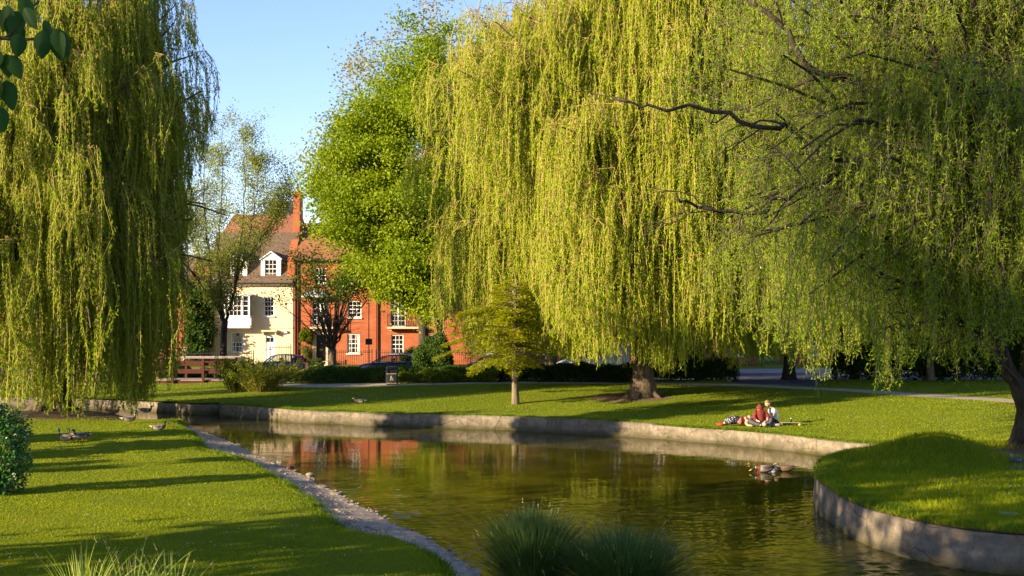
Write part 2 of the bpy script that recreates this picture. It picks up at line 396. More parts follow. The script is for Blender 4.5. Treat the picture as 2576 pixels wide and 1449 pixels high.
# ground triangulation
pts = list(river); nr = len(river)
edges = [(i, (i+1) % nr) for i in range(nr)]
def constraint(line, closed=True):
    k = len(pts); pts.extend(line); m = len(line)
    edges.extend([(k+i, k+i+1) for i in range(m-1)]+([(k+m-1, k)] if closed else []))
path_c = smooth_line([(-15.2, 64.8), (-13.2, 62.2), (-10, 59.4), (-4, 59.0), (3, 59.4), (9, 58.2), (13.5, 55.5), (17, 51.5), (20.6, 46.8), (27, 39), (40, 30)], 3)
def offset(line, w):
    A = np.array(line); t = np.gradient(A, axis=0); t /= np.linalg.norm(t, axis=1)[:, None]; nn = np.stack([-t[:, 1], t[:, 0]], 1)
    return [tuple(p) for p in A+nn*w], [tuple(p) for p in A-nn*w]
pa, pb = offset(path_c, .95); path_poly = pa+pb[::-1]
constraint(path_poly)
drive_poly = [(11.0, 59.0), (14.5, 57.0), (19, 69.5), (12.5, 69.5)]
constraint(drive_poly)
road_poly = [(-75, 70.5), (75, 70.5), (75, 85.5), (-75, 85.5)]; constraint(road_poly)
pave_poly = [(-75, 85.5), (75, 85.5), (75, 88.2), (-75, 88.2)]; constraint([(-75, 88.2), (75, 88.2)], False)
constraint(gravel_poly[2:2+0] or grass_edge, False)
gx = []
for (x0, x1, y0, y1, st) in ((-26, 26, 14, 64, .62), (-75, 75, -36, 100, 3.1), (-1200, 1200, -300, 1500, 60)):
    X, Y = np.meshgrid(np.arange(x0, x1, st), np.arange(y0, y1, st)); q = np.stack([X.ravel(), Y.ravel()], 1)
    q = q+rng.uniform(-.2, .2, q.shape)*st; gx.append(q)
gx[1] = gx[1][~((gx[1][:, 0] > -26) & (gx[1][:, 0] < 26) & (gx[1][:, 1] > 14) & (gx[1][:, 1] < 64))]
gx[2] = gx[2][~((abs(gx[2][:, 0]) < 80) & (gx[2][:, 1] > -40) & (gx[2][:, 1] < 105))]
G = np.concatenate(gx); G = G[~inside(G, river)]
allp = [Vector(p) for p in pts]+[Vector(p) for p in G]
vo, eo, fo, _, _, _ = delaunay_2d_cdt(allp, edges, [], 0, 1e-4)
VP = np.array([(v.x, v.y) for v in vo]); FT = np.array([f for f in fo if len(f) == 3])
Cn = VP[FT].mean(1); inr = inside(Cn, river); FT = FT[~inr]; Cn = Cn[~inr]
VZ = height(VP)
reg = np.zeros(len(FT), int)
reg[inside(Cn, gravel_poly)] = 1; reg[inside(Cn, drive_poly)] = 3; reg[inside(Cn, path_poly)] = 2
reg[inside(Cn, road_poly)] = 3; reg[inside(Cn, pave_poly)] = 4
# bare soil weights
soil = np.zeros(len(VP)); X, Y = VP[:, 0], VP[:, 1]
def blob(cx, cy, rx, ry, a=1.0): return a*np.exp(-(((X-cx)/rx)**2+((Y-cy)/ry)**2)**2)
soil += blob(13.6, 30.6, 2.6, 2.2)+blob(12.7, 27.6, 1.5, .9, .8)+blob(-18, 47.5, 5.5, 2.2, .95)+blob(5.2, 50.6, 1.6, 1.3, .8)+blob(-2.5, 55, 6, 1.2, .1)+blob(2.5, 50.5, 5, 1.8, .38)
soil += blob(-6.0, 31, 2.5, .5, .35)+blob(3.5, 62, 3, 2.5, .7)+.9*np.exp(-(seg_dist(VP, pen_s)/.25)**2)
for k, (nm, mt) in enumerate((('lawn', 'lawn'), ('gravel_shore', 'gravel'), ('path', 'path'), ('road', 'asphalt'), ('pavement', 'pavement'))):
    ff = FT[reg == k]; u, inv = np.unique(ff, return_inverse=True); inv = inv.reshape(ff.shape)
    dz = 0.0
    me = bpy.data.meshes.new(nm); me.from_pydata([(VP[i][0], VP[i][1], VZ[i]+dz) for i in u], [], inv.tolist()); me.update()
    a = me.attributes.new('soil', 'FLOAT', 'POINT'); a.data.foreach_set('value', soil[u].astype(np.float32))
    me.polygons.foreach_set('use_smooth', [True]*len(ff))
    tag(link(nm, me, M[mt]), kind='structure')
# river surface: real ripples, finer and steeper over the shallow riffle downstream, calm upstream
def river_surface():
    r = np.random.default_rng(77); ys = [11.0]
    while ys[-1] < 64: ys.append(ys[-1]+.036*(ys[-1]/18)**1.35)
    ys = np.array(ys); nc = 430; tt = np.linspace(-.56, .56, nc); X = ys[:, None]*tt[None]; Y = np.repeat(ys[:, None], nc, 1)
    q = np.stack([X.ravel(), Y.ravel()], 1); z = np.zeros(len(q)); gap = np.repeat(.036*(ys/18)**1.35, nc)
    near = 1-sst(22, 33, q[:, 1]); pt = np.clip(.45+.9*bumpn(q*np.array([1, 1.3]), .85, 21), 0, 1)**1.5
    left = np.exp(-((q[:, 0]+1.5-(24-q[:, 1])*.15)/3.2)**2); right = np.exp(-((q[:, 0]-7.2)/2.4)**2)*(1-sst(20, 27, q[:, 1]))
    amp = .005+.007*(1-sst(26, 44, q[:, 1]))+near*(.010+.036*pt+.13*np.maximum(left, right)*(.3+.7*pt))
    for k in range(64):
        lam = .10*(1.045**k)*r.uniform(.9, 1.1); a = math.pi/2+r.normal()*.55; kx, ky = math.cos(a)*TAU/lam, math.sin(a)*TAU/lam
        z += amp*lam/TAU*.22*np.clip((lam/gap-2.2)/2, 0, 1)*np.sin(q[:, 0]*kx+q[:, 1]*ky+r.random()*TAU+1.1*np.sin(q[:, 0]*.9+k)+.7*np.sin(q[:, 1]*1.3+k*2))*(1.6 if lam < .40 else .32)
    n, m_ = len(ys), nc; I = np.arange(n*m_).reshape(n, m_)
    Fq = np.stack([I[:-1, :-1], I[:-1, 1:], I[1:, 1:], I[1:, :-1]], -1).reshape(-1, 4); cen = q[Fq].mean(1)
    dl_ = inside(cen, river_np); near_ = np.zeros(len(cen), bool)
    wide = inside(cen, gravel_poly); Fq = Fq[dl_ | wide | (seg_dist(cen, left_line) < .5) | (seg_dist(cen, far_s) < .4) | (seg_dist(cen, pen_s) < .4) | (seg_dist(cen, up_s) < .4)]
    V = np.column_stack([q, z]); u, inv = np.unique(Fq, return_inverse=True); V = V[u]; Fq = inv.reshape(Fq.shape)
    P4 = np.array([(-90, -60, -.035), (90, -60, -.035), (90, 66, -.035), (-90, 66, -.035)]); k = len(V); V = np.concatenate([V, P4]); Fq = np.concatenate([Fq, [[k, k+1, k+2, k+3]]])
    me = bpy.data.meshes.new('water'); me.vertices.add(len(V)); me.vertices.foreach_set('co', V.astype(np.float32).ravel()); me.loops.add(Fq.size); me.loops.foreach_set('vertex_index', Fq.astype(np.int32).ravel()); me.polygons.add(len(Fq)); me.polygons.foreach_set('loop_start', np.arange(0, Fq.size, 4, dtype=np.int32)); me.update(calc_edges=True)
    me.polygons.foreach_set('use_smooth', [True]*len(Fq)); print('water', len(V)); tag(link('water', me, M['water']), kind='structure')
TAU = 2*math.pi
river_surface()

# ------------------------------------------------------------------ river walls
def river_wall(line, ztop, name, label, th=.26, jag=.032, flip=1):
    L = []
    for i in range(len(line)-1):
        a, c = np.array(line[i]), np.array(line[i+1]); n = max(1, int(np.linalg.norm(c-a)/.35))
        for j in range(n): L.append(a+(c-a)*j/n)
    L.append(np.array(line[-1])); A = np.array(L)
    t = np.gradient(A, axis=0); t /= np.linalg.norm(t, axis=1)[:, None]; nn = np.stack([-t[:, 1], t[:, 0]], 1)*flip
    secs = []
    r = np.random.default_rng(11); blk = 0; off = 0; top = 0; jo = .012 if jag < .015 else .028
    for i in range(len(A)):
        if blk <= 0: blk = r.integers(3, 8); off = r.normal()*jo; top = r.normal()*jag
        blk -= 1
        p = A[i]; q = nn[i]; z = (ztop(i/len(A)) if callable(ztop) else ztop)+top
        def pt(d, zz): return (p[0]+q[0]*(d+off), p[1]+q[1]*(d+off), zz)
        w = r.normal()*.006
        secs.append([pt(-.03+w, -.5), pt(-.02+w, .10), pt(0+w, z*.5), pt(0+w, z-.03), pt(.03, z), pt(th, z+.005), pt(th, -.5)])
    m = MB(); m.loft(secs); o = m.build(name, M['wall']); tag(o, label, 'wall'); return o
river_wall(far_s, .49, 'retaining_wall', 'long low stone river wall along the far lawn, lit pale in the middle', flip=-1)
river_wall([far_s[-1]]+up_s, .43, 'retaining_wall', 'dark mossy upstream river wall below the footbridge bank', flip=-1)
river_wall(pen_s+bay[::-1]+[far_s[0]], lambda t: .67, 'retaining_wall', 'curved stained concrete river wall round the near right grass bank', flip=-1, jag=.008, th=.3)

# ------------------------------------------------------------------ trees
def sil(ys, xs):
    def k(x, y, z, r):
        return 1288+x/y*F > np.interp(HY-(z-CZ)/y*F, ys, xs)+r.normal()*8
    return k
def wobble_path(a, b, sag, n, amp, r):
    a = np.array(a, float); b = np.array(b, float); t = np.linspace(0, 1, n)[:, None]
    p = a+(b-a)*t; p[:, 2] += sag*4*(t[:, 0]*(1-t[:, 0]))
    w = r.normal(size=(n, 3))*amp; w[0] = 0; w[-1] = 0
    return p+np.cumsum(w, 0)*.5*np.sin(np.pi*t)
def interp(path, u):
    n = len(path)-1; x = np.clip(u, 0, .9999)*n; i = x.astype(int); f = (x-i)[:, None]
    return path[i]*(1-f)+path[i+1]*f

def willow(label, base, trunk_h, trunk_r, top, Rfun, nb, hr, mats, seed, lean=(0, 0), ntress=7, nstr=7, leaf=(.15, .034),
           dens=24, Lmax=5.0, azw=None, zmin=1.0, droop=.45, spread=.22, curl=.25, limbs=None, name='weeping_willow', twl=.012, cat='willow tree', zfun=None, keep=None, frac=(.55, 1.0), hb=1.0, low=.7, bw=.22):
    global rng
    r = np.random.default_rng(seed); rng = np.random.default_rng(seed+1)
    bx, by, bz = base; root = thing(name, label, cat, (bx, by, bz))
    leafm, twigm, barkm = mats
    tk = MB(); P0 = np.array([0, 0, -.3]); P1 = np.array([lean[0], lean[1], trunk_h])
    tp = wobble_path(P0, P1, 0, 9, .05, r); rr = [trunk_r*(1.55-.95*min(1, i/8*3.0)**.6) if i < 3 else trunk_r*(.78-.035*i) for i in range(9)]
    tk.tube(tp, rr, 14)
    for k in range(6):                                                   # root flare
        a = k*1.05+r.random()*.4; d = np.array([math.cos(a), math.sin(a), 0])
        tk.tube([d*trunk_r*.5+(0, 0, .35), d*trunk_r*1.3+(0, 0, .08), d*trunk_r*2.1+(0, 0, -.1)], [trunk_r*.4, trunk_r*.27, .03], 7)
    lb = MB(); SO = []; SL = []; SD = []; TA = []; TB = []
    for i in range(nb):
        az = azw(r) if azw else r.uniform(0, 2*math.pi)
        h = hr[0]+(hr[1]-hr[0])*r.random()**hb
        rad = Rfun(h, az)*r.uniform(*frac)
        d = np.array([math.cos(az), math.sin(az), 0]); s = np.array([-d[1], d[0], 0])
        h0 = trunk_h*r.uniform(.75, 1.0); a = interp(tp, np.array([h0/trunk_h]))[0]
        b = d*rad+(0, 0, h)+np.array([lean[0]*.5, lean[1]*.5, 0])
        if keep is not None and not keep(bx+b[0], by+b[1], bz+b[2], r): continue
        path = wobble_path(a, b, r.uniform(.6, 1.8), 9, bw, r)
        rb = trunk_r*r.uniform(.12, .30)
        lb.tube(path, np.linspace(rb, .025, 9), 6, cap=False)
        for k in range(ntress):
            u = r.uniform(.42, 1.0, 1); c = interp(path, u)[0]
            tw = c+s*r.normal()*(.25+.12*rad*.4)+d*r.uniform(0, 1.0)+(0, 0, r.uniform(0, .9))
            TA.append(c); TB.append(tw); 
            q_ = .32 if r.random() < .3 else 1.0
            m = r.integers(int(nstr*.6), int(nstr*1.4)+1)
            o = tw+r.normal(size=(m, 3))*(spread, spread, spread*.7)
            L = q_*Lmax*(.14+.86*r.random()**1.1)*r.uniform(.75, 1.05, m)*(1+low*max(0, 1-(h-hr[0])/(.45*(hr[1]-hr[0]))))
            SO.append(o); SL.append(L); SD.append(np.tile(d*r.uniform(.1, .5)+r.normal(size=3)*.12, (m, 1)))
            TA.extend(np.tile(tw, (m, 1))); TB.extend(o)
    SO = np.concatenate(SO); SL = np.concatenate(SL); SD = np.concatenate(SD)+r.normal(size=SO.shape)*.08; SD[:, 2] = 0
    wx, wy = bx+SO[:, 0], by+SO[:, 1]
    zm = zmin if zfun is None else zfun(wx, wy, r)
    SL = np.minimum(SL, np.maximum(SO[:, 2]+bz-zm, .2)); ok = SL > .35
    SO, SL, SD = SO[ok], SL[ok], SD[ok]
    sc = r.normal(size=SO.shape)*curl; sc[:, 2] = 0; ph = r.random(len(SO))*6.3; fr = r.uniform(.9, 2.2, len(SO))
    def strand(i, t):
        L = SL[i][:, None]; tt = t[:, None]
        return SO[i]+SD[i]*(1-np.exp(-1.6*tt*L))*1.0+np.array([0, 0, -1.0])*(tt*L-.16*(1-np.exp(-2.5*tt*L)))+sc[i]*np.sin(tt*L*fr[i][:, None]+ph[i][:, None])*(.25+.5*tt)
    cnt = np.maximum((SL*dens).astype(int), 3); idx = np.repeat(np.arange(len(SO)), cnt); t = r.random(len(idx))**.92
    P = strand(idx, t)+r.normal(size=(len(idx), 3))*.03
    Dv = r.normal(size=P.shape)*droop+np.array([0, 0, -1.0]); Lf = leaf[0]*r.uniform(.6, 1.25, len(P)); 
    tone = np.clip(np.repeat(r.random(len(SO)), cnt)*.55+r.random(len(P))*.45, 0, 1)
    tk.build('trunk', barkm, root, True); lb.build('branches', barkm, root, True)
    leaves('crown', P, Dv, Lf, leaf[1]*r.uniform(.7, 1.2, len(P)), leafm, root, tone=tone, curl=r.normal(size=(len(P), 1))*.25)
    K = 5; A = []; B = []
    ii = np.arange(len(SO)); prev = strand(ii, np.zeros(len(ii)))
    for k in range(1, K+1):
        nx = strand(ii, np.full(len(ii), k/K)); A.append(prev); B.append(nx); prev = nx
    A.append(np.array(TA)); B.append(np.array(TB))
    ribbons('twigs', np.concatenate(A), np.concatenate(B), twl, twigm, root)
    if limbs is not None:
        lm = MB()
        for path, r0, r1 in limbs:
            q = [np.array(p)-np.array([bx, by, bz]) for p in path]
            q = np.array([tuple(v) for v in smooth3(q, 4)]); q[1:-1] += r.normal(size=(len(q)-2, 3))*.05
            if r0 < .5: r0 *= .58
            lm.tube(q, np.linspace(r0, r1, len(q)), 8)
            for kk in range(0 if r0 > .5 else 9):
                i0 = r.integers(len(q)//4, len(q)-1); a0 = q[i0]; e0 = a0+np.array([r.uniform(-1.9, .3), r.uniform(-.8, .8), r.uniform(-.9, .9)])
                w0 = wobble_path(a0, e0, r.uniform(-.3, .5), 7, .12, r); rr0 = (r0+(r1-r0)*i0/len(q))*.5; lm.tube(w0, np.linspace(rr0, .008, 7), 5, cap=False)
                for k2 in range(2):
                    a1 = w0[r.integers(2, 6)]; lm.tube(wobble_path(a1, a1+r.normal(size=3)*.55-(.3, 0, .1), .1, 5, .06, r), np.linspace(.014, .005, 5), 4, cap=False)
        lm.build('limb', barkm, root, True)
    print(name, len(P)); return root
def smooth3(P, k):
    P = [np.array(p, float) for p in P]; out = []
    for i in range(len(P)-1):
        p0, p1, p2, p3 = P[max(i-1, 0)], P[i], P[i+1], P[min(i+2, len(P)-1)]
        for j in range(k):
            t = j/k; out.append(.5*((2*p1)+(p2-p0)*t+(2*p0-5*p1+4*p2-p3)*t*t+(3*p1-p0-3*p2+p3)*t**3))
    out.append(P[-1]); return out

def broadleaf(name, label, cat, base, H_, trunk_r, crown, ncl, per, leaf, mats, seed, fork=.35, clump=(.7, .35), shell=.55, squash=1.0, nbr=30, group=None, flat=.6, sc=None, keep=None, lean=0):
    """crown = (cx, cy, cz, rx, ry, rz) relative to base; clumps of leaves on twigs spread through the crown"""
    global rng
    r = np.random.default_rng(seed); rng = np.random.default_rng(seed+1)
    root = thing(name, label, cat, base, group=group); cx, cy, cz, rx, ry, rz = crown
    tk = MB(); fk = np.array([cx*.3+lean, cy*.3, H_*fork]); tp = wobble_path((0, 0, -.25), fk, 0, 6, .04, r)
    tk.tube(tp, [trunk_r*1.35, trunk_r*1.0, trunk_r*.92, trunk_r*.86, trunk_r*.8, trunk_r*.72], 10)
    tk.build('trunk', mats[1], root, True)
    C = []
    while len(C) < ncl:
        v = r.normal(size=3); v /= np.linalg.norm(v); q = r.uniform(shell, 1)**.6
        lob = 1+.16*math.sin(v[0]*5+seed)+.13*math.sin(v[2]*7+v[1]*4+seed*2)
        p = np.array([cx, cy, cz])+v*(rx, ry, rz)*q*lob
        if keep is not None and not keep(base[0]+p[0], base[1]+p[1], base[2]+p[2], r): continue
        C.append(p)
    C = np.array(C)
    br = MB(); order = r.permutation(ncl)[:nbr]; mains = []
    for i in order[:max(5, nbr//4)]:
        p = wobble_path(fk, C[i]*.85+np.array([cx, cy, cz])*.15, -.3, 7, .12, r); mains.append(p); br.tube(p, np.linspace(trunk_r*.5, .03, 7), 6, cap=False)
    MP = np.concatenate(mains)
    for i in order[len(mains):]:
        a = MP[np.argmin(np.linalg.norm(MP-C[i], axis=1)+2*np.maximum(0, MP[:, 2]-C[i][2]))]
        br.tube(wobble_path(a, C[i], .05, 5, .06, r), np.linspace(trunk_r*.13, .012, 5), 4, cap=False)
    br.build('branches', mats[1], root, True)
    idx = np.repeat(np.arange(ncl), per); n = len(idx)
    size = r.uniform(.6, 1.25, ncl)
    P = C[idx]+r.normal(size=(n, 3))*np.array([clump[0], clump[0], clump[1]])*.5*size[idx][:, None]
    out = nrm(C[idx]-np.array([cx, cy, cz-rz*.4]))
    Dv = r.normal(size=(n, 3))*.8+out*.6+np.array([0, 0, -.25]); Nn = nrm(r.normal(size=(n, 3))*(1-flat)+np.array([0, 0, 1.0])*flat+out*.35)
    tone = np.clip(r.random(ncl)[idx]*.5+r.random(n)*.5, 0, 1)
    leaves('crown', P, Dv, leaf[0]*r.uniform(.6, 1.2, n), leaf[1]*r.uniform(.7, 1.2, n), mats[0], root, side=np.cross(Dv, Nn), tone=tone)
    print(name, n); return root
TAU = 2*math.pi
def az_front(r):       # a little denser towards the river side
    a = r.uniform(0, TAU) if r.random() < .45 else r.normal(-math.pi/2, .95); return a
def dome(Rm, ztop, zl, p=2.2, low=.93):
    def f(h, az):
        t = np.clip((h-zl)/(ztop-zl), 0, 1); return Rm*((1-t**p)**(1/p))*(low+(1-low)*min(1, t*3))
    return f
# the great willow in the middle
def zfun_mid(x, y, r):
    v = 1288+x/y*F; rr = np.interp(v, [1050, 1110, 1150, 1340, 1400, 1500, 1560, 1680, 1730, 1800, 1900, 2100], [560, 700, 880, 900, 905, 925, 950, 950, 925, 938, 925, 915])
    z = CZ-(rr-HY)/F*y; return z+np.abs(r.normal(size=len(x)))*.9+.45*np.sin(x*2.3+y)+.3
def Rmid(h, az):
    ca = math.cos(az); sa = math.sin(az); r0 = dome(10.7, 22.0, 3, 2.45)(h, az)
    if sa > -.06: return r0
    lim = 5.6/-sa
    if ca < 0: lim = min(lim, 4.3/max(1e-3, -ca)) if h < 11 else min(lim, 3.2/-sa)
    return min(r0, lim)
def az_mid(r):
    q = r.random(); return r.uniform(0, TAU) if q < .35 else (r.normal(-math.pi/2, .7) if q < .65 else (r.normal(math.pi, .38) if q < .88 else r.normal(0, .4)))
z0 = H(5.3, 50.7)
willow('huge yellow green weeping willow with lit strands, trunk on the far lawn in the middle', (5.6, 51.0, z0), 7.5, .5, 21, Rmid, 400, (4.0, 21.2),
       (M['willow'], M['twig'], M['bark']), 21, ntress=11, nstr=7, leaf=(.135, .034), dens=30, Lmax=5.2, spread=.32, azw=az_mid, zfun=zfun_mid, hb=.8, frac=(.55, 1.0), low=1.9,
       keep=sil([-60, 0, 50, 100, 180, 260, 350, 500, 600, 900], [1400, 1290, 1215, 1160, 1090, 1055, 1035, 1060, 1090, 1100]))
# the willow on the left bank
def zfun_left(x, y, r):
    v = 1288+x/y*F; rr = np.interp(v, [0, 330, 400, 435, 450, 470, 500, 530], [1048, 1046, 990, 930, 640, 540, 400, 240]); z = CZ-(rr-HY)/F*y
    return np.maximum(z, .5)+np.abs(r.normal(size=len(x)))*.7+.4*np.sin(x*2.1+y*1.3)
def az_left(r):
    q = r.random(); return r.uniform(0, TAU) if q < .3 else (r.normal(-math.pi/2, .7) if q < .65 else r.normal(-.5, .55))
z0 = H(-19, 51)
willow('tall olive green weeping willow leaning over the upstream channel at the left edge', (-19.2, 50.0, z0), 8.0, .6, 21, dome(7.4, 21.8, 3, 2.6, .95), 155, (3.4, 20.8),
       (M['willow_left'], M['twig'], M['bark']), 31, ntress=9, nstr=8, leaf=(.15, .038), dens=25, Lmax=5.2, azw=az_left, zfun=zfun_left, hb=1.1, frac=(.45, 1.0), low=2.0)
# the near willow on the right
def lv(v, y, D): return (vx_(v, D), D, vz_(y, D))
TR = (14.3, 32.8); z0 = H(*TR)
limbs = [([lv(2602, 1118, 32.8), lv(2580, 1010, 32.6), lv(2530, 920, 32.5), lv(2500, 800, 32.5), lv(2496, 640, 32.5), lv(2502, 470, 32.5), lv(2508, 300, 32.5), lv(2515, 150, 32.5), lv(2530, -60, 32.4)], .41, .12),
         ([lv(2500, 470, 32.5), lv(2440, 350, 32), lv(2350, 300, 31.5), lv(2250, 265, 31), lv(2150, 205, 30.5), lv(2040, 175, 30), lv(1960, 60, 30), lv(1880, 0, 30)], .26, .05),
         ([lv(2500, 520, 32.5), lv(2400, 430, 31.5), lv(2300, 440, 30.5), lv(2200, 400, 30), lv(2080, 400, 29.5), lv(1990, 330, 29.5), lv(1900, 315, 29), lv(1760, 270, 29), lv(1640, 270, 29), lv(1540, 245, 29)], .22, .025),
         ([lv(2350, 300, 31.5), lv(2240, 380, 30.5), lv(2120, 440, 29.6), lv(2000, 480, 29), lv(1900, 540, 28.6), lv(1780, 530, 28.4), lv(1700, 490, 28)], .15, .03),
         ([lv(2590, 165, 31), lv(2500, 150, 30.6), lv(2440, 120, 30), lv(2380, 90, 30), lv(2330, 50, 30), lv(2300, -20, 30)], .16, .05),
         ([lv(2500, 620, 32.5), lv(2600, 520, 32), lv(2700, 400, 31)], .2, .08),
         ([lv(2510, 300, 32.5), lv(2440, 180, 31.5), lv(2330, 100, 31), lv(2200, 30, 30.5)], .15, .05),
         ([lv(2560, 980, 32.5), lv(2480, 860, 30.8), lv(2390, 800, 30), lv(2280, 830, 29.4)], .1, .03),
         ([lv(2500, 700, 32.5), lv(2420, 690, 31), lv(2330, 710, 30), lv(2220, 700, 29.4), lv(2100, 560, 29)], .13, .03)]
def zfun_right(x, y, r):
    v = 1288+x/y*F; rr = np.interp(v, [1480, 1600, 1750, 1850, 2000, 2055, 2075, 2110, 2130, 2180, 2228, 2240, 2268, 2280, 2400, 2440, 2480, 2500, 2576], [520, 640, 740, 850, 915, 950, 1015, 1015, 940, 920, 940, 1065, 1065, 940, 930, 960, 985, 930, 930]); z = CZ-(rr-HY)/F*y
    return np.maximum(z+.1+np.abs(r.normal(size=len(x)))*.6+.35*np.sin(x*3+y*2), 2.0)
def azr(r):
    return r.normal(math.pi*1.08, .75) if r.random() < .72 else r.uniform(0, TAU)
def keep_r(x, y, z, r):
    v = 1288+x/y*F; yy = HY-(z-CZ)/y*F
    left = np.interp(yy, [-200, 0, 250, 400, 560, 700, 900], [1750, 1700, 1480, 1500, 1650, 1820, 1950])
    return v > left+r.normal()*40 and y > 23.5
willow('near green willow with dark twisting limbs and a leaning trunk at the right edge', (TR[0], TR[1], z0), 7.0, .45, 17, dome(10.8, 17, 2, 2.4, 1.0), 340, (3.4, 16.4),
       (M['willow_right'], M['twig_right'], M['bark_dark']), 41, ntress=8, nstr=5, leaf=(.12, .026), dens=24, Lmax=2.9, azw=azr, zfun=zfun_right, droop=1.0, spread=.42, curl=.4, low=2.4, bw=.42, hb=.8, frac=(.25, 1.0),
       limbs=limbs, name='willow_tree', keep=keep_r, twl=.008)

# ------------------------------------------------------------------ other trees and shrubs
def B(v, D): x = vx_(v, D); return (x, D, H(x, D))
broadleaf('sycamore_tree', 'tall bright green sycamore with layered leaves left of the great willow', 'sycamore tree', B(1075, 74), 21, .38, (-1.0, 0, 12.2, 6.6, 5.0, 8.8), 430, 400, (.17, .15), (M['sycamore'], M['bark_dark']), 51, fork=.2, flat=.35, clump=(1.45, .72), nbr=110, shell=.35,
    keep=sil([110, 160, 260, 350, 440, 550, 620, 700, 790, 800], [1020, 950, 870, 845, 795, 790, 850, 925, 965, 1400]))
broadleaf('pale_tree', 'pale blossoming tree whose thin top shows above the bright sycamore', 'pale tree', B(1120, 86), 27, .3, (-3.0, 0, 18.5, 8.5, 5, 9.6), 300, 60, (.22, .18), (M['pale'], M['bark_pale']), 52, fork=.3, clump=(1.5, .9), nbr=150, shell=.5,
    keep=sil([-50, 30, 100, 180, 300, 345, 480, 600, 700], [1040, 1070, 930, 890, 850, 790, 755, 750, 900]))
# small vase shaped street tree
def vase_tree():
    global rng
    r = np.random.default_rng(53); rng = np.random.default_rng(54)
    base = B(836, 76); root = thing('maple_tree', 'small vase shaped tree with fanning bare limbs in front of the red brick house', 'maple tree', base)
    tk = MB(); tk.tube([(0, 0, -.2), (.02, 0, .6), (0, 0, 1.4), (.02, 0, 2.0)], [.34, .27, .25, .24], 10); tk.build('trunk', M['bark'], root, True)
    br = MB(); tips = []
    for i in range(26):
        a = i/26*TAU+r.random()*.3; R_ = r.uniform(1.0, 3.6); h = r.uniform(5.6, 8.6)-R_*.25
        f = np.array([0, 0, r.uniform(1.6, 2.3)]); e = np.array([math.cos(a)*R_, math.sin(a)*R_, h])
        mid = f+(e-f)*np.array([.42, .42, .5])+(0, 0, -.2)
        p = np.array(smooth3([f, mid, e], 5)); p[1:] += r.normal(size=(len(p)-1, 3))*.04
        br.tube(p, np.linspace(.085, .015, len(p)), 6, cap=False)
        for k in range(7):
            c = p[r.integers(4, len(p))]; q = c+np.array([math.cos(a), math.sin(a), .8])*r.uniform(.3, 1.0)+r.normal(size=3)*.45
            br.tube([c, (c+q)/2+(0, 0, .06), q], [.02, .014, .007], 4, cap=False); tips.append(q); tips.append((c+q)/2)
    br.build('branches', M['bark_dark'], root, True)
    T = np.array(tips); idx = np.repeat(np.arange(len(T)), 44); n = len(idx)
    P = T[idx]+r.normal(size=(n, 3))*(.42, .42, .22); P = P[P[:, 2] > 4.6+rng.random(len(P))*1.6]; n = len(P)
    Dv = r.normal(size=(n, 3))*(1, 1, .4); leaves('crown', P, Dv, .17, .13, M['maple'], root, side=np.cross(Dv, r.normal(size=(n, 3))*.4+(0, 0, 1)))
vase_tree()
def poplar():
    global rng
    r = np.random.default_rng(55); rng = np.random.default_rng(56)
    base = B(562, 80); D = 80; root = thing('young_poplar', 'slender many stemmed tree in thin new leaf before the cream house', 'poplar tree', base)
    def L(v, y, dd=0): return (vx_(v, D)-base[0], dd, vz_(y, D)-base[2])
    tk = MB(); tk.tube([(0, 0, -.2), L(562, 880), L(563, 840), L(566, 806)], [.29, .23, .21, .22], 10); tk.build('trunk', M['bark_dark'], root, True)
    stems = [[L(560, 806), L(532, 742, .3), L(518, 640, .6), L(505, 480, .9), L(500, 360, 1.0)], [L(564, 806), L(553, 740), L(551, 640), L(558, 470), L(560, 320)],
             [L(568, 806), L(590, 740, -.3), L(606, 640, -.5), L(620, 480, -.7), L(618, 345, -.8)], [L(590, 740, -.3), L(625, 640, -1), L(655, 500, -1.4), L(662, 420, -1.5)],
             [L(532, 742, .3), L(490, 640, 1.0), L(455, 560, 1.5), L(440, 500, 1.6)], [L(600, 680), L(650, 600, .8), L(690, 520, 1.2), L(712, 455, 1.3)]]
    br = MB(); tips = []
    for si, s in enumerate(stems):
        p = np.array(smooth3(s, 7)); p[1:-1] += r.normal(size=(len(p)-2, 3))*.04
        br.tube(p, np.linspace(.115 if si < 3 else .06, .012, len(p)), 6, cap=False)
        for k in range(40):
            i = r.integers(3, len(p)); c = p[i]; a = r.uniform(0, TAU); ln = r.uniform(.9, 2.9)*(1.05-.42*i/len(p)); 
            q = c+np.array([math.cos(a)*ln*.8, math.sin(a)*ln*.8, ln*.75])
            w = wobble_path(c, q, -.12*ln*.3, 5, .05, r); br.tube(w, np.linspace(.022, .006, 5), 4, cap=False)
            for m in range(6): tips.append(w[r.integers(1, 5)]+r.normal(size=3)*.12)
            for m in range(2):
                c2 = w[r.integers(1, 4)]; q2 = c2+r.normal(size=3)*(.45, .45, .2)+(0, 0, .3); br.tube([c2, q2], [.009, .004], 3, cap=False); tips += [q2, (c2+q2)/2]
    br.build('branches', M['bark_dark'], root, True)
    T = np.array(tips); idx = np.repeat(np.arange(len(T)), 18); n = len(idx)
    P = T[idx]+r.normal(size=(n, 3))*.27; Dv = r.normal(size=(n, 3)); leaves('crown', P, Dv, .115*r.uniform(.7, 1.2, n), .085, M['poplar'], root)
poplar()
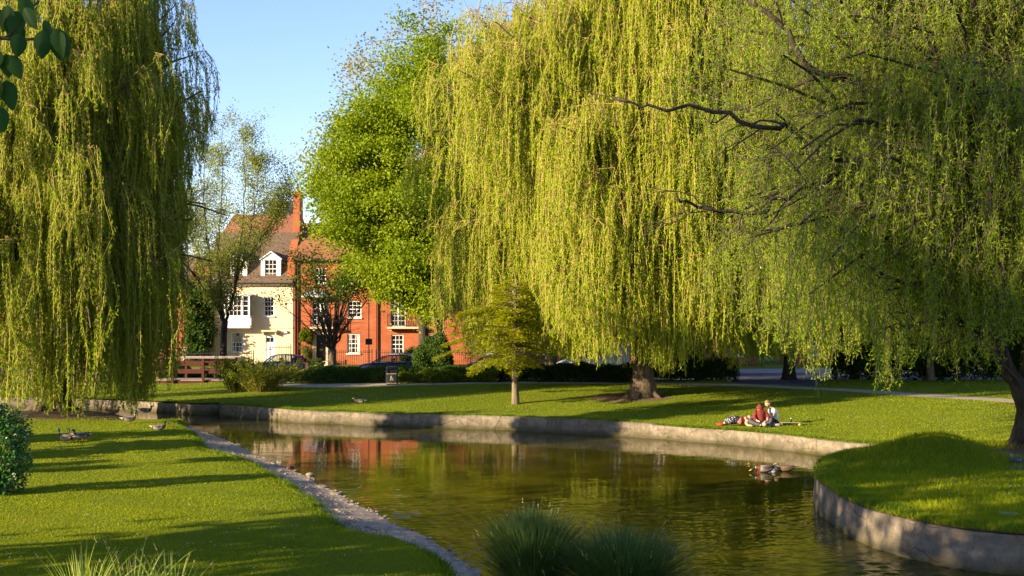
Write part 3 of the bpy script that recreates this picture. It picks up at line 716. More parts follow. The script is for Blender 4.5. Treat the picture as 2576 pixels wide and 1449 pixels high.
def cedar():
    global rng
    r = np.random.default_rng(57); rng = np.random.default_rng(58)
    base = B(1297, 49.2); root = thing('young_cedar', 'small layered conifer with a slim bare trunk on the far lawn', 'conifer', base)
    D = 49.2; top = vz_(700, D)-base[2]
    tk = MB(); tp = np.array([(0, 0, -.2), (.0, 0, .05), (-.02, 0, .9), (-.05, 0, 1.7), (-.03, 0, 2.6), (0, 0, 4.0), (.0, 0, top)]); tk.tube(tp, [.21, .17, .13, .12, .10, .06, .015], 10); tk.build('trunk', M['bark_pale'], root, True)
    br = MB(); PP = []; DD = []
    for i in range(84):
        h = 1.55+(top-1.7)*r.random()**1.05; a = r.uniform(0, TAU); f = (h-1.4)/(top-1.4)
        Rm = 3.7*min(1, (1.04-f)**.75*1.25)*r.uniform(.55, 1); 
        if math.cos(a) > 0: Rm *= .45
        Rm *= .6+.4*min(1, f*4)
        d = np.array([math.cos(a), math.sin(a), 0]); s = np.array([-d[1], d[0], 0])
        e = d*Rm+(0, 0, h-.22*Rm*(1-f)+.1); p = np.array(smooth3([(0, 0, h), d*Rm*.5+(0, 0, h+.12), e], 4)); br.tube(p, np.linspace(.03, .006, len(p)), 4, cap=False)
        n = int(300*Rm); u = r.random(n)**.7; c = interp(p, .12+.88*u); w = (1-u)*.55+.14
        q = c+s*(r.normal(size=n)*w*.62)[:, None]; q[:, 2] += r.normal(size=n)*.035-.12*np.abs((q-c)@s)
        PP.append(q); DD.append(d*.7+s*np.sign((q-c)@s)[:, None]*.6+r.normal(size=(n, 3))*(.35, .35, .12)+(0, 0, -.12))
    br.build('branches', M['bark_pale'], root, True)
    P = np.concatenate(PP); Dv = np.concatenate(DD); n = len(P); Nn = r.normal(size=(n, 3))*.35+(0, 0, 1)
    leaves('crown', P, Dv, .15*r.uniform(.6, 1.2, n), .035, M['cedar'], root, side=np.cross(Dv, Nn)); print('cedar', n)
cedar()
# rear willow and the dark trees of the background
z0 = H(2.0, 64.5)
willow('smaller willow behind the hedge with spreading roots, half hidden by the great willow', (vx_(1385, 64), 64, H(vx_(1385, 64), 64)), 5, .45, 13, dome(6.5, 14, 2, 2.3), 60, (4, 13.4),
       (M['willow_left'], M['twig'], M['bark_pale']), 61, ntress=7, nstr=7, leaf=(.2, .05), dens=14, Lmax=4.5, zmin=1.9, hb=.8)
willow('dark weeping willow deep behind the great willow, trunk beside the drive', (vx_(1985, 66), 66, .5), 5, .4, 13, dome(6.5, 12.5, 2, 2.3), 56, (4, 12),
       (M['willow_right'], M['twig_right'], M['bark_dark']), 62, ntress=7, nstr=7, leaf=(.2, .055), dens=13, Lmax=5, zmin=2.0, hb=.8)
GB = 'dark trees behind the far lawn'
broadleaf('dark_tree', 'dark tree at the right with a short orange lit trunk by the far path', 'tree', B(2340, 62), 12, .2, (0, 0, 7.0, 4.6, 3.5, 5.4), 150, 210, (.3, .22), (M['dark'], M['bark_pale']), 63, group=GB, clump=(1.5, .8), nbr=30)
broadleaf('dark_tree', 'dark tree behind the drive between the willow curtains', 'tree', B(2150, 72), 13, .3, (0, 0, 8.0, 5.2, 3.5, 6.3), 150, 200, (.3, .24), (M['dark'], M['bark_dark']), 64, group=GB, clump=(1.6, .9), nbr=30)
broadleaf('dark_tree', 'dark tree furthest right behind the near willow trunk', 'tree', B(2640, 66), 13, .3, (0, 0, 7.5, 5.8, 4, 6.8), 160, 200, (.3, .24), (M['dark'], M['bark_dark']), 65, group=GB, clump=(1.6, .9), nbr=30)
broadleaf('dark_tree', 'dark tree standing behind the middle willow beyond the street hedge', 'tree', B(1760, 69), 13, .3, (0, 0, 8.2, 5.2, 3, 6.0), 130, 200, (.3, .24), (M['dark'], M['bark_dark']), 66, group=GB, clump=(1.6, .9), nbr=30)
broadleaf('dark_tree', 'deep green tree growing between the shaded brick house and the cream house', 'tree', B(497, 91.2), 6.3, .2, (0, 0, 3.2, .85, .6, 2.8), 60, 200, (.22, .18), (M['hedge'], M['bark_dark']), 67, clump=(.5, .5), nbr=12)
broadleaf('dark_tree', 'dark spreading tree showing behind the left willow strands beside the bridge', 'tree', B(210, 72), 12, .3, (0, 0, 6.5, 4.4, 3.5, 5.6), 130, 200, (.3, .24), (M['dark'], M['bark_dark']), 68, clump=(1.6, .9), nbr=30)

def leaf_shape(name, label, cat, P, out, mat, L, W, base, stems=None, stemmat=None, group=None, tone=None):
    root = thing(name, label, cat, base, group=group); b = np.array(base); n = len(P)
    Dv = out*.7+rng.normal(size=(n, 3))*.7
    leaves('foliage', P-b, Dv, L*rng.uniform(.6, 1.2, n), W, mat, root, tone=tone)
    if stems is not None:
        m = MB()
        for s in stems: m.tube([np.array(q)-b for q in s[0]], s[1], 5, cap=False)
        m.build('stem', stemmat, root, True)
    return root
def hedge(line, w, h, n, label, mat, L=.09, W=.06, seed=1, wave=.08):
    global rng
    rng = np.random.default_rng(seed); A = np.array(smooth_line(line, 5)); cum = np.r_[0, np.cumsum(np.linalg.norm(np.diff(A, axis=0), axis=1))]
    u = rng.random(n)*cum[-1]; x = np.interp(u, cum, A[:, 0]); y = np.interp(u, cum, A[:, 1])
    t = np.gradient(A, axis=0); t /= np.linalg.norm(t, axis=1)[:, None]; tx = np.interp(u, cum, t[:, 0]); ty = np.interp(u, cum, t[:, 1])
    th = rng.uniform(0, math.pi, n); e = .55
    cx = np.sign(np.cos(th))*np.abs(np.cos(th))**e*w/2; cz = np.abs(np.sin(th))**e*h
    k = rng.uniform(.72, 1.03, n)+wave*np.sin(u*2.1+seed)+wave*.7*np.sin(u*5.3); cx = cx*k; cz = cz*k
    g = height(np.stack([x, y], 1)); P = np.stack([x-ty*cx, y+tx*cx, g+cz], 1)+rng.normal(size=(n, 3))*.03
    out = nrm(np.stack([-ty*cx, tx*cx, cz*.9], 1)); b = (A[:, 0].mean(), A[:, 1].mean(), 0)
    st = []
    for k in range(int(cum[-1]/.5)):
        uu = (k+.5)*.5; xx = np.interp(uu, cum, A[:, 0]); yy = np.interp(uu, cum, A[:, 1]); zz = H(xx, yy)
        st.append(([(xx, yy, zz-.05), (xx+.1, yy, zz+h*.5), (xx+.2*math.sin(k), yy, zz+h*.85)], [.02, .015, .006]))
    return leaf_shape('hedge', label, 'hedge', P, out, mat, L, W, b)
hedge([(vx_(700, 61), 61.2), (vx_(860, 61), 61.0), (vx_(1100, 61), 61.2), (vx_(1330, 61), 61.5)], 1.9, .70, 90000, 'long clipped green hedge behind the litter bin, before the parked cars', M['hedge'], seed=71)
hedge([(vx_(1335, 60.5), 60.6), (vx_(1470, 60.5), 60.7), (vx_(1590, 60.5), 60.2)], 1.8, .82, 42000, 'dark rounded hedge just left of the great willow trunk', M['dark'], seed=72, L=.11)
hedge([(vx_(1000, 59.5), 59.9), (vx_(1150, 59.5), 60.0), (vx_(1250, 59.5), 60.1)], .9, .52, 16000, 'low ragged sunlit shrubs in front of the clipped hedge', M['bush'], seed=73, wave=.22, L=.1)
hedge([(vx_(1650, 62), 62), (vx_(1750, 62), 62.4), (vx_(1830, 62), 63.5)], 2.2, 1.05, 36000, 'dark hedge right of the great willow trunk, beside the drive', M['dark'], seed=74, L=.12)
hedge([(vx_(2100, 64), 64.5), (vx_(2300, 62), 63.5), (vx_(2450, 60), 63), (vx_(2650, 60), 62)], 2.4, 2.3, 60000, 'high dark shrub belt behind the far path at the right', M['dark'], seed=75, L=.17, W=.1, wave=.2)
hedge([(vx_(300, 68), 67.5), (vx_(430, 68), 67.2), (vx_(560, 68), 68.0)], 1.6, 1.25, 40000, 'ivy green hedge seen through the footbridge railings', M['hedge'], seed=76, L=.12, wave=.15)

def dome_shrub(label, base, rx, ry, rz, n, mat, L, W, seed, droop=0.0, name='shrub', flower=0, full=False):
    global rng
    rng = np.random.default_rng(seed); v = nrm(rng.normal(size=(n, 3))); v[:, 2] = v[:, 2] if full else np.abs(v[:, 2])
    lob = 1+(.14*np.sin(v[:, 2]*13+v[:, 1]*8)*np.sin(v[:, 0]*11) if full else 0)+.12*np.sin(v[:, 0]*6+seed)+.1*np.sin(v[:, 1]*7)+.1*np.sin(v[:, 2]*9+v[:, 0]*4)
    P = v*np.array([rx, ry, rz])*(rng.uniform(.55, 1, n)**.5*lob)[:, None]+np.array(base)+np.array([0, 0, rz*.85 if full else 0]); out = v+np.array([0, 0, -droop])
    st = [([base, (base[0]+math.cos(k)*rx*.35, base[1]+math.sin(k)*ry*.35, base[2]+rz*.5), (base[0]+math.cos(k)*rx*.7, base[1]+math.sin(k)*ry*.7, base[2]+rz*.8)], [.03, .02, .008]) for k in range(9)]
    root = leaf_shape(name, label, 'shrub', P, out, mat, L, W, base, st, M['bark_dark'])
    if flower:
        i = rng.choice(n, flower); Q = P[i]+out[i]*.05-np.array(base)
        leaves('flower', Q.repeat(5, 0)+rng.normal(size=(flower*5, 3))*.012, rng.normal(size=(flower*5, 3)), .035, .03, M['white_petal'], root)['kind'] = 'stuff'
    return root
dome_shrub('rounded weeping dark green shrub beside the parked estate car', B(1092, 66), 1.15, 1.0, 2.75, 26000, M['hedge'], .15, .06, 81, droop=1.2)
def arching(label, base, n, hgt, spr, mat, seed, name='shrub', L=.09, per=90):
    global rng
    r = np.random.default_rng(seed); rng = np.random.default_rng(seed+1); PP = []; DD = []; st = []
    for i in range(n):
        a = r.uniform(0, TAU); ln = hgt*r.uniform(.55, 1.1); sp = spr*r.uniform(.1, 1); o = np.array([math.cos(a)*.35*r.random(), math.sin(a)*.35*r.random(), 0])*spr
        e = o+np.array([math.cos(a)*sp, math.sin(a)*sp, ln]); p = np.array(smooth3([o, o*.5+e*.5+(0, 0, ln*.12), e], 4))+np.array(base)
        st.append((p, np.linspace(.014, .004, len(p)))); m = per; u = r.uniform(.15, 1, m); c = interp(p, u)
        PP.append(c+r.normal(size=(m, 3))*.055); DD.append(nrm((e-o)[None])*.8+r.normal(size=(m, 3))*.5)
    P = np.concatenate(PP); return leaf_shape(name, label, 'shrub', P, np.concatenate(DD), mat, L, L*.42, base, st, M['twig'])
arching('tall golden green arching shrub at the right end of the footbridge', B(655, 57.0), 230, 1.35, 1.9, M['bush'], 83, L=.10, per=58)
arching('small bright shoots of an arching shrub in front of the last bridge post', B(592, 57), 60, 1.5, .9, M['bush'], 84, L=.12)

# white flowering shrub at the left edge
bx_, by_ = vx_(-6, 27), 27
dome_shrub('dark glossy shrub with small white flowers at the left edge of the near lawn', (bx_, by_, H(bx_, by_)), (.62), .66, 1.05, 9000, M['glossy'], .085, .05, 85, full=True, flower=60, name='flowering_shrub')

# out of view trees towards the sun, which cast the long shadows over the lawns
def shade(x, y, h, rx, rz, ncl, seed, trunk=.3):
    broadleaf('park_tree', SHL[seed], 'tree', (x, y, .35), h, trunk, (0, 0, h-rz, rx, rx, rz), ncl, 130, (.42, .32), (M['hedge'], M['bark_dark']), 300+seed, clump=(min(1.7, rx*.45), min(1.1, rx*.45)), nbr=14, shell=.3, group='park trees towards the sun')
SHL = ['dense medium park tree nearest the left edge of the near lawn', 'dense medium park tree on the left bank level with the viewer', 'widest tall park tree, furthest back on the left bank', 'dense slim park tree just beside the left lawn', 'small park tree with a narrow crown on the left bank', 'thinnest small park tree on the left bank', 'tall airy park tree behind the left lawn', 'tall airy park tree on the left bank near the viewer']
for k, (s_, u_, h, rx, rz, ncl) in enumerate([(-13, -20.0, 13.5, 4.6, 5.2, 50), (-14, -10.5, 14, 5.5, 6.2, 105), (-30, -2, 22, 6, 10.5, 110), (0.3, -36.6, 11.2, 1.7, 5.3, 62), (-5, -41.2, 9.0, 1.5, 4.0, 24), (-12, -33.0, 8.0, .7, 3.2, 12), (-17, -17.5, 23, 5.0, 6.0, 40), (-18, -9, 23, 5.5, 6.0, 70)]):
    shade(s_*.87+u_*.5, s_*.5-u_*.87, h, rx, rz, ncl, k)

# ------------------------------------------------------------------ houses
FD = 92.0
def HX(v, D=FD): return vx_(v, D)
def HZ(y, D=FD): return vz_(y, D)
def facade(mb, x0, x1, z0, z1, y, holes, depth=.14, mi=0):
    xs = sorted({x0, x1}|{h[0] for h in holes}|{h[1] for h in holes}); zs = sorted({z0, z1}|{h[2] for h in holes}|{h[3] for h in holes})
    for a, c in zip(xs[:-1], xs[1:]):
        for d, e in zip(zs[:-1], zs[1:]):
            mx, mz = (a+c)/2, (d+e)/2
            if any(h[0] < mx < h[1] and h[2] < mz < h[3] for h in holes): continue
            mb.add([(a, y, d), (c, y, d), (c, y, e), (a, y, e)], [(0, 1, 2, 3)], mi)
    for (a, c, d, e) in holes:
        y2 = y+depth
        mb.add([(a, y, d), (c, y, d), (c, y, e), (a, y, e), (a, y2, d), (c, y2, d), (c, y2, e), (a, y2, e)], [(0, 4, 5, 1), (1, 5, 6, 2), (2, 6, 7, 3), (3, 7, 4, 0)], mi)
def sash(root, org, x0, x1, z0, z1, y, nx=3, nz=4, curtain=False, sill=True, fw=.07, bar=.028, french=False, sillmat='white'):
    m = MB(); d0, d1 = y-.04, y+.03
    m.box(x0, x0+fw, d0, d1, z0, z1); m.box(x1-fw, x1, d0, d1, z0, z1); m.box(x0+fw, x1-fw, d0, d1, z0, z0+fw*1.1); m.box(x0+fw, x1-fw, d0, d1, z1-fw, z1)
    a, c, e, f = x0+fw, x1-fw, z0+fw*1.1, z1-fw
    for i in range(1, nx):
        xx = a+(c-a)*i/nx; w = bar*(1.7 if french and i*2 == nx else .6); m.box(xx-w, xx+w, y-.02, y+.01, e, f)
    for i in range(1, nz):
        zz = e+(f-e)*i/nz; w = bar*(1.0 if i*2 == nz else .6); m.box(a, c, y-.023, y+.007, zz-w, zz+w)
    fr = bp(m, 'window', M['white'], root, org)
    g = MB(); g.box(a, c, y+.014, y+.022, e, f); bp(g, 'pane', M['glass'], fr, org)
    if curtain:
        k = MB(); w = (c-a)*.26
        for sx in (0, 1):
            X0 = a if sx == 0 else c-w
            secs = []
            for i in range(9):
                zz = e+(f-e)*i/8; t = 1-.45*math.sin(min(1, i/5)*math.pi/2) if False else (.62+.38*abs(i-3)/5)
                ww = w*t; xx = X0 if sx == 0 else c-ww; secs.append([(xx, y+.003, zz), (xx+ww, y+.003, zz), (xx+ww, y+.012, zz), (xx, y+.012, zz)])
            k.loft(secs)
        bp(k, 'curtain', M['curtain'], fr, org)
    if sill:
        q = MB(); q.box(x0-.06, x1+.06, y-.20, y-.045, z0-.09, z0-.002, b=.01); bp(q, 'sill', M[sillmat], fr, org)
    return fr
def railing(name, label, x0, x1, y, z0, h, step=.125, group=None, posts=(), par=None, org=None):
    m = MB(); base = ((x0+x1)/2, y, z0)
    n = int((x1-x0)/step)
    for i in range(n+1):
        x = x0+(x1-x0)*i/n; m.box(x-.012, x+.012, y-.012, y+.012, z0, z0+h-.05); m.add([(x-.022, y-.022, z0+h-.05), (x+.022, y-.022, z0+h-.05), (x+.022, y+.022, z0+h-.05), (x-.022, y+.022, z0+h-.05), (x, y, z0+h+.05)], [(0, 1, 4), (1, 2, 4), (2, 3, 4), (3, 0, 4), (3, 2, 1, 0)])
    m.box(x0, x1, y-.02, y-.0125, z0+h-.16, z0+h-.12); m.box(x0, x1, y-.02, y-.0125, z0+.08, z0+.12)
    if par is not None: return bp(m, name, M['iron'], par, org)
    root = thing(name, label, 'railing', base, group=group); bp(m, 'bars', M['iron'], root, base)
    for px in posts:
        q = MB(); q.box(px-.03, px+.03, y-.03, y+.03, z0, z0+h+.1, b=.006); bp(q, 'post', M['iron'], root, base)
    return root
def gable_roof(root, org, x0, x1, y0, y1, ze, zr, mat, over=.25, name='roof', hip=0.0, yr=None):
    m = MB(); yr = (y0+y1)/2 if yr is None else yr; t = .14; a, c = x0, x1
    for zz, rev in ((0, False), (-t, True)):
        pass
    P = [(a, y0-over, ze), (c, y0-over, ze), (c-hip, yr, zr), (a+hip, yr, zr), (c, y1+over, ze), (a, y1+over, ze)]
    Q = [(p[0], p[1], p[2]-t) for p in P]
    m.add(P+Q, [(0, 1, 2, 3), (3, 2, 4, 5), (7, 6, 9, 8), (8, 9, 11, 10), (0, 6, 7, 1), (5, 4, 10, 11), (0, 3, 9, 6), (3, 5, 11, 9), (1, 7, 8, 2), (2, 8, 10, 4)])
    return bp(m, name, mat, root, org)
def gable_fill(m, x, y0, y1, ze, zr, th, yr=None):
    yr = (y0+y1)/2 if yr is None else yr
    m.loft([[(x, y0, ze-.02), (x, y1, ze-.02), (x, yr, zr-.16)], [(x+th, y0, ze-.02), (x+th, y1, ze-.02), (x+th, yr, zr-.16)]])
def walls(m, x0, x1, y0, y1, z0, z1, holes):
    facade(m, x0, x1, z0, z1, y0, holes)
    m.add([(x0, y0, z0), (x0, y1, z0), (x0, y1, z1), (x0, y0, z1)], [(0, 3, 2, 1)]); m.add([(x1, y0, z0), (x1, y1, z0), (x1, y1, z1), (x1, y0, z1)], [(0, 1, 2, 3)])
    m.add([(x0, y1, z0), (x1, y1, z0), (x1, y1, z1), (x0, y1, z1)], [(0, 3, 2, 1)]); m.add([(x0, y0, z1-.02), (x1, y0, z1-.02), (x1, y1, z1-.02), (x0, y1, z1-.02)], [(0, 1, 2, 3)])
def chimney(root, org, x0, x1, y0, y1, z0, z1, pots=1, mat='brick'):
    m = MB(); m.box(x0, x1, y0, y1, z0, z1, b=.01); m.box(x0-.06, x1+.06, y0-.06, y1+.06, z1-.32, z1-.18); m.box(x0-.1, x1+.1, y0-.1, y1+.1, z1-.17, z1+.02)
    c = bp(m, 'chimney', M[mat], root, org)
    for k in range(pots):
        q = MB(); x = x0+(x1-x0)*(k+.5)/pots; y = (y0+y1)/2; q.tube([(x, y, z1), (x, y, z1+.1), (x, y, z1+.42), (x, y, z1+.5)], [.17, .14, .12, .15], 10); bp(q, 'chimney_pot', M['tile_red'], c, org, True)
    return c
def downpipe(root, org, x, y, z0, z1, mat='wood_red', r=.05):
    m = MB(); m.tube([(x, y, z0), (x, y, z1)], r, 8)
    for z in np.arange(z0+.6, z1, 1.5): m.box(x-r*1.6, x+r*1.6, y-.012, y+.05, z, z+.06)
    m.box(x-.13, x+.13, y-.09, y+.05, z1, z1+.25, b=.01); return bp(m, 'drainpipe', M[mat], root, org)
def sash_v(root, org, a, c, t, b_, hl, nx=3, nz=4, **kw):
    x0, x1, z0, z1 = HX(a), HX(c), HZ(b_), HZ(t); hl.append((x0, x1, z0, z1)); sash(root, org, x0, x1, z0, z1, FD+.10, nx, nz, **kw)

GZ = .36
# cream house
x0, x1 = HX(528), HX(737.5); org = ((x0+x1)/2, FD, GZ); EA = HZ(712)
yh = thing('cream_house', 'cream rendered house with two white dormers and a steep brown roof', 'house', org)
hl = []
sash_v(yh, org, 664, 690, 746, 795, hl); sash_v(yh, org, 581, 612, 836, 886, hl, curtain=True, sillmat='render')
dx0, dx1, dz0, dz1 = HX(666), HX(692), HZ(909), HZ(842); hl.append((dx0, dx1, dz0, dz1))
m = MB(); walls(m, x0, x1-.01, FD, FD+9, GZ-.5, EA, hl)
m.box(x0, x1-.01, FD-.06, FD-.002, HZ(826), HZ(822)); bp(m, 'wall', M['render'], yh, org)
m = MB(); f = .07
m.box(dx0, dx0+f, FD+.02, FD+.12, dz0, dz1); m.box(dx1-f, dx1, FD+.02, FD+.12, dz0, dz1); m.box(dx0+f, dx1-f, FD+.02, FD+.12, dz1-f, dz1); dfr = bp(m, 'door_frame', M['white'], yh, org)
m = MB(); a, c = dx0+f, dx1-f; m.box(a, c, FD+.07, FD+.11, dz0, dz1-f)
for k in (0, 1): m.box(a+.07+k*(c-a-.1)/2, a+(c-a)*.5-.04+k*(c-a-.06)/2, FD+.055, FD+.069, dz0+.15, dz0+.85)
for k in (0, 1): m.box(a+.07+k*(c-a-.1)/2, a+(c-a)*.5-.04+k*(c-a-.06)/2, FD+.055, FD+.069, dz0+.98, dz0+1.42)
dr = bp(m, 'door', M['door_white'], yh, org)
m = MB()
for k in (0, 1): m.box(a+.07+k*(c-a-.1)/2, a+(c-a)*.5-.04+k*(c-a-.06)/2, FD+.05, FD+.0685, dz0+1.5, dz0+1.83)
bp(m, 'pane', M['glass'], dr, org)
m = MB(); m.box((a+c)/2-.14, (a+c)/2+.14, FD+.045, FD+.0545, dz0+.90, dz0+.95); bp(m, 'letterbox', M['brass'], dr, org)
m = MB(); m.box(HX(660), HX(699), FD-.42, FD-.003, HZ(835), HZ(830), b=.02); m.box(HX(662), HX(665), FD-.3, FD-.003, HZ(842), HZ(835.2)); m.box(HX(693.5), HX(696.5), FD-.3, FD-.003, HZ(842), HZ(835.2)); bp(m, 'door_canopy', M['stone_trim'], yh, org)
m = MB(); m.box(dx0-.3, dx1+.3, FD-.9, FD-.003, GZ-.2, dz0-.02); m.box(dx0-.3, dx1+.3, FD-1.2, FD-.903, GZ-.2, dz0-.17); bp(m, 'doorstep', M['stone_trim'], yh, org)
# oriel bay on the first floor
bx0, bx1, by = HX(569), HX(634), FD-.78; bz0, bz1 = HZ(822), HZ(741)
m = MB(); m.box(bx0, bx1, by, FD-.003, bz0, HZ(797)); m.box(bx0-.05, bx1+.05, by-.05, FD-.003, bz1-.10, bz1+.04, b=.015); m.box(bx0-.04, bx1+.04, by-.04, FD-.003, HZ(797)+.002, HZ(795)); m.box(bx0-.03, bx1+.03, by-.03, FD-.003, bz0-.09, bz0-.002)
for xx in (bx0, bx1-.10, HX(579), HX(613)): m.box(xx, xx+.10, by, by+.1, HZ(795), bz1-.102)
m.box(bx0, bx0+.1, FD-.12, FD-.003, HZ(795), bz1-.102); m.box(bx1-.1, bx1, FD-.12, FD-.003, HZ(795), bz1-.102)
for k in range(5):
    xx = bx0+.1+(bx1-bx0-.3)*k/4.0; m.box(xx, xx+.3, by-.012, by-.001, bz0+.12, HZ(797)-.1)
bay_ = bp(m, 'bay_window', M['white'], yh, org)
for (a, c, nx) in ((HX(579)+.1, HX(613), 3), (HX(613)+.1, bx1-.1, 1), (bx0+.1, HX(579), 1)): sash(bay_, org, a, c, HZ(795), bz1-.102, by+.06, nx, 4, sill=False, fw=.045)
m = MB(); m.box(bx0+.004, bx0+.012, by+.15, FD-.15, HZ(795), bz1-.11); bp(m, 'pane', M['glass'], bay_, org); m = MB(); m.box(bx1-.012, bx1-.004, by+.15, FD-.15, HZ(795), bz1-.11); bp(m, 'pane', M['glass'], bay_, org)
# steep front roof
zt = HZ(584, FD+1.9); m = MB(); y2 = FD+2.2
m.add([(x0, FD-.28, EA+.02), (x1-.02, FD-.28, EA+.02), (x1-.02, y2, zt), (x0, y2, zt), (x0, FD+9, zt), (x1-.02, FD+9, zt), (x0, FD+9, EA), (x1-.02, FD+9, EA)], [(0, 1, 2, 3), (3, 2, 5, 4), (0, 3, 4, 6), (1, 7, 5, 2), (4, 5, 7, 6)])
bp(m, 'roof', M['tile_brown'], yh, org)
m = MB(); m.box(x0, x1-.02, FD-.40, FD-.285, EA-.12, EA+.02, b=.02); bp(m, 'gutter', M['iron'], yh, org)
for (a, c) in ((579, 621), (656, 706)):
    a, c = HX(a), HX(c); zb, zs, zp = HZ(705), HZ(651), HZ(634); yf = FD+.05
    m = MB(); wa, wc, wb, wt = a+.30, c-.30, zb+.16, zs-.06
    facade(m, a, c, zb, zs, yf, [(wa, wc, wb, wt)], .1)
    m.add([(a, yf, zb), (a, yf+2, zb), (a, yf+2, zs), (a, yf, zs)], [(0, 3, 2, 1)]); m.add([(c, yf, zb), (c, yf+2, zb), (c, yf+2, zs), (c, yf, zs)], [(0, 1, 2, 3)])
    m.add([(a, yf, zs), (c, yf, zs), ((a+c)/2, yf, zp)], [(0, 1, 2)]); m.add([(a-.08, yf-.08, zs-.1), ((a+c)/2, yf-.08, zp-.02), (c+.08, yf-.08, zs-.1), (c+.08, yf-.08, zs), ((a+c)/2, yf-.08, zp+.1), (a-.08, yf-.08, zs), (a-.08, yf-.02, zs-.1), ((a+c)/2, yf-.02, zp-.02), (c+.08, yf-.02, zs-.1)], [(0, 1, 4, 5), (1, 2, 3, 4), (0, 6, 7, 1), (1, 7, 8, 2)])
    dm = bp(m, 'dormer', M['white'], yh, org)
    m = MB(); mx = (a+c)/2; m.add([(a-.1, yf-.1, zs+.0), (mx, yf-.1, zp+.12), (c+.1, yf-.1, zs+.0), (a-.1, yf+2.2, zs+.0), (mx, yf+2.2, zp+.12), (c+.1, yf+2.2, zs+.0)], [(0, 1, 4, 3), (1, 2, 5, 4)]); bp(m, 'roof', M['lead'], dm, org)
    sash(dm, org, wa, wc, wb, wt, yf+.07, 3, 4, sill=False, fw=.05)
downpipe(yh, org, HX(541), FD-.07, GZ, EA-.4, 'stone_trim')
m = MB(); m.box(HX(716), HX(723), FD-.14, FD-.003, HZ(838), HZ(832), b=.01); bp(m, 'alarm_box', M['white'], yh, org)
m = MB(); m.box(HX(717), HX(720), FD-.05, FD-.003, HZ(767), HZ(762)); bp(m, 'vent', M['iron'], yh, org)

# red terrace
def red_house(v0, v1, label, mat, wins, z_eave, roofm, zr_, door=None, extra=None, D1=9, name='brick_house', base=GZ, trim=True):
    x0, x1 = HX(v0), HX(v1); org = ((x0+x1)/2, FD, base); root = thing(name, label, 'house', org); hl = []
    for w in wins: sash_v(root, org, w[0], w[1], w[2], w[3], hl, w[4], w[5], **(w[6] if len(w) > 6 else {}))
    if door: dd = (HX(door[0]), HX(door[1]), HZ(door[3]), HZ(door[2])); hl.append(dd)
    m = MB(); walls(m, x0+.01, x1-.01, FD, FD+D1, base-.5, z_eave, hl)
    gable_fill(m, x0+.01, FD, FD+D1, z_eave, zr_, .2); gable_fill(m, x1-.21, FD, FD+D1, z_eave, zr_, .2)
    if trim:
        for w in wins:
            a, c, t = HX(w[0]), HX(w[1]), HZ(w[2]); m.add([(a-.06, FD-.004, t+.003), (c+.06, FD-.004, t+.003), (c+.14, FD-.004, t+.24), (a-.14, FD-.004, t+.24)], [(0, 1, 2, 3)])
    bp(m, 'wall', M[mat], root, org)
    gable_roof(root, org, x0+.02, x1-.02, FD, FD+D1, z_eave, zr_, M[roofm])
    m = MB(); m.box(x0+.02, x1-.02, FD-.34, FD-.22, z_eave-.20, z_eave-.05, b=.02); bp(m, 'gutter', M['iron'], root, org)
    if door:
        a, c, z0, z1 = dd; m = MB(); m.box(a, c, FD+.08, FD+.12, z0, z1)
        for k in (0, 1):
            for (q0, q1) in ((.12, .38), (.45, .66), (.72, .94)): m.box(a+.07+k*(c-a)/2-.02*k, a+(c-a)*(.5+k*.5)-.05, FD+.066, FD+.079, z0+(z1-z0)*q0, z0+(z1-z0)*q1)
        dr = bp(m, 'door', M['door_black'], root, org)
        m = MB(); mx = (a+c)/2; m.box(mx-.13, mx+.13, FD+.05, FD+.065, z0+.78, z0+.86); bp(m, 'letterbox', M['brass'], dr, org)
        m = MB(); m.tube([(mx, FD+.06, z0+1.3), (mx, FD+.02, z0+1.3)], .04, 8); bp(m, 'knocker', M['brass'], dr, org)
        m = MB(); m.box(a-.30, a-.004, FD-.09, FD-.003, GZ-.1, z1+.32); m.box(c+.004, c+.26, FD-.09, FD-.003, GZ-.1, z1+.32); m.box(a-.002, c+.002, FD-.09, FD-.003, z1+.002, z1+.32); m.box(a-.36, c+.32, FD-.14, FD-.003, z1+.322, z1+.44, b=.015); bp(m, 'door_surround', M['stone_trim'], root, org)
        m = MB(); m.box(a-.4, c+.4, FD-1.0, FD-.1, GZ-.2, z0-.02); m.box(a-.4, c+.4, FD-1.35, FD-1.003, GZ-.2, z0-.2); bp(m, 'doorstep', M['stone_trim'], root, org)
    return root, org
def balcony(root, org, a, c, zt_v, zrail_v, dep=.62):
    m = MB(); m.box(HX(a), HX(c), FD-dep, FD-.003, HZ(zt_v+5), HZ(zt_v), b=.015)
    m.box(HX(a)+.2, HX(a)+.32, FD-.4, FD-.003, HZ(zt_v+10), HZ(zt_v+5)-.003); m.box(HX(c)-.32, HX(c)-.2, FD-.4, FD-.003, HZ(zt_v+10), HZ(zt_v+5)-.003)
    s = bp(m, 'balcony', M['stone_trim'], root, org)
    railing('railing', '', HX(a)+.03, HX(c)-.03, FD-dep+.04, HZ(zt_v), HZ(zrail_v)-HZ(zt_v), .13, par=s, org=org)
    h = HZ(zrail_v)-HZ(zt_v)
    for xx in (HX(a)+.03, HX(c)-.03):
        m = MB()
        m.box(xx-.012, xx+.012, FD-dep+.06, FD-.004, HZ(zt_v)+h-.14, HZ(zt_v)+h-.11)
        for k in range(4): m.box(xx-.01, xx+.01, FD-dep+.15+k*.12, FD-dep+.17+k*.12, HZ(zt_v), HZ(zt_v)+h-.142)
        bp(m, 'railing', M['iron'], s, org)
    return s
EB = HZ(651)
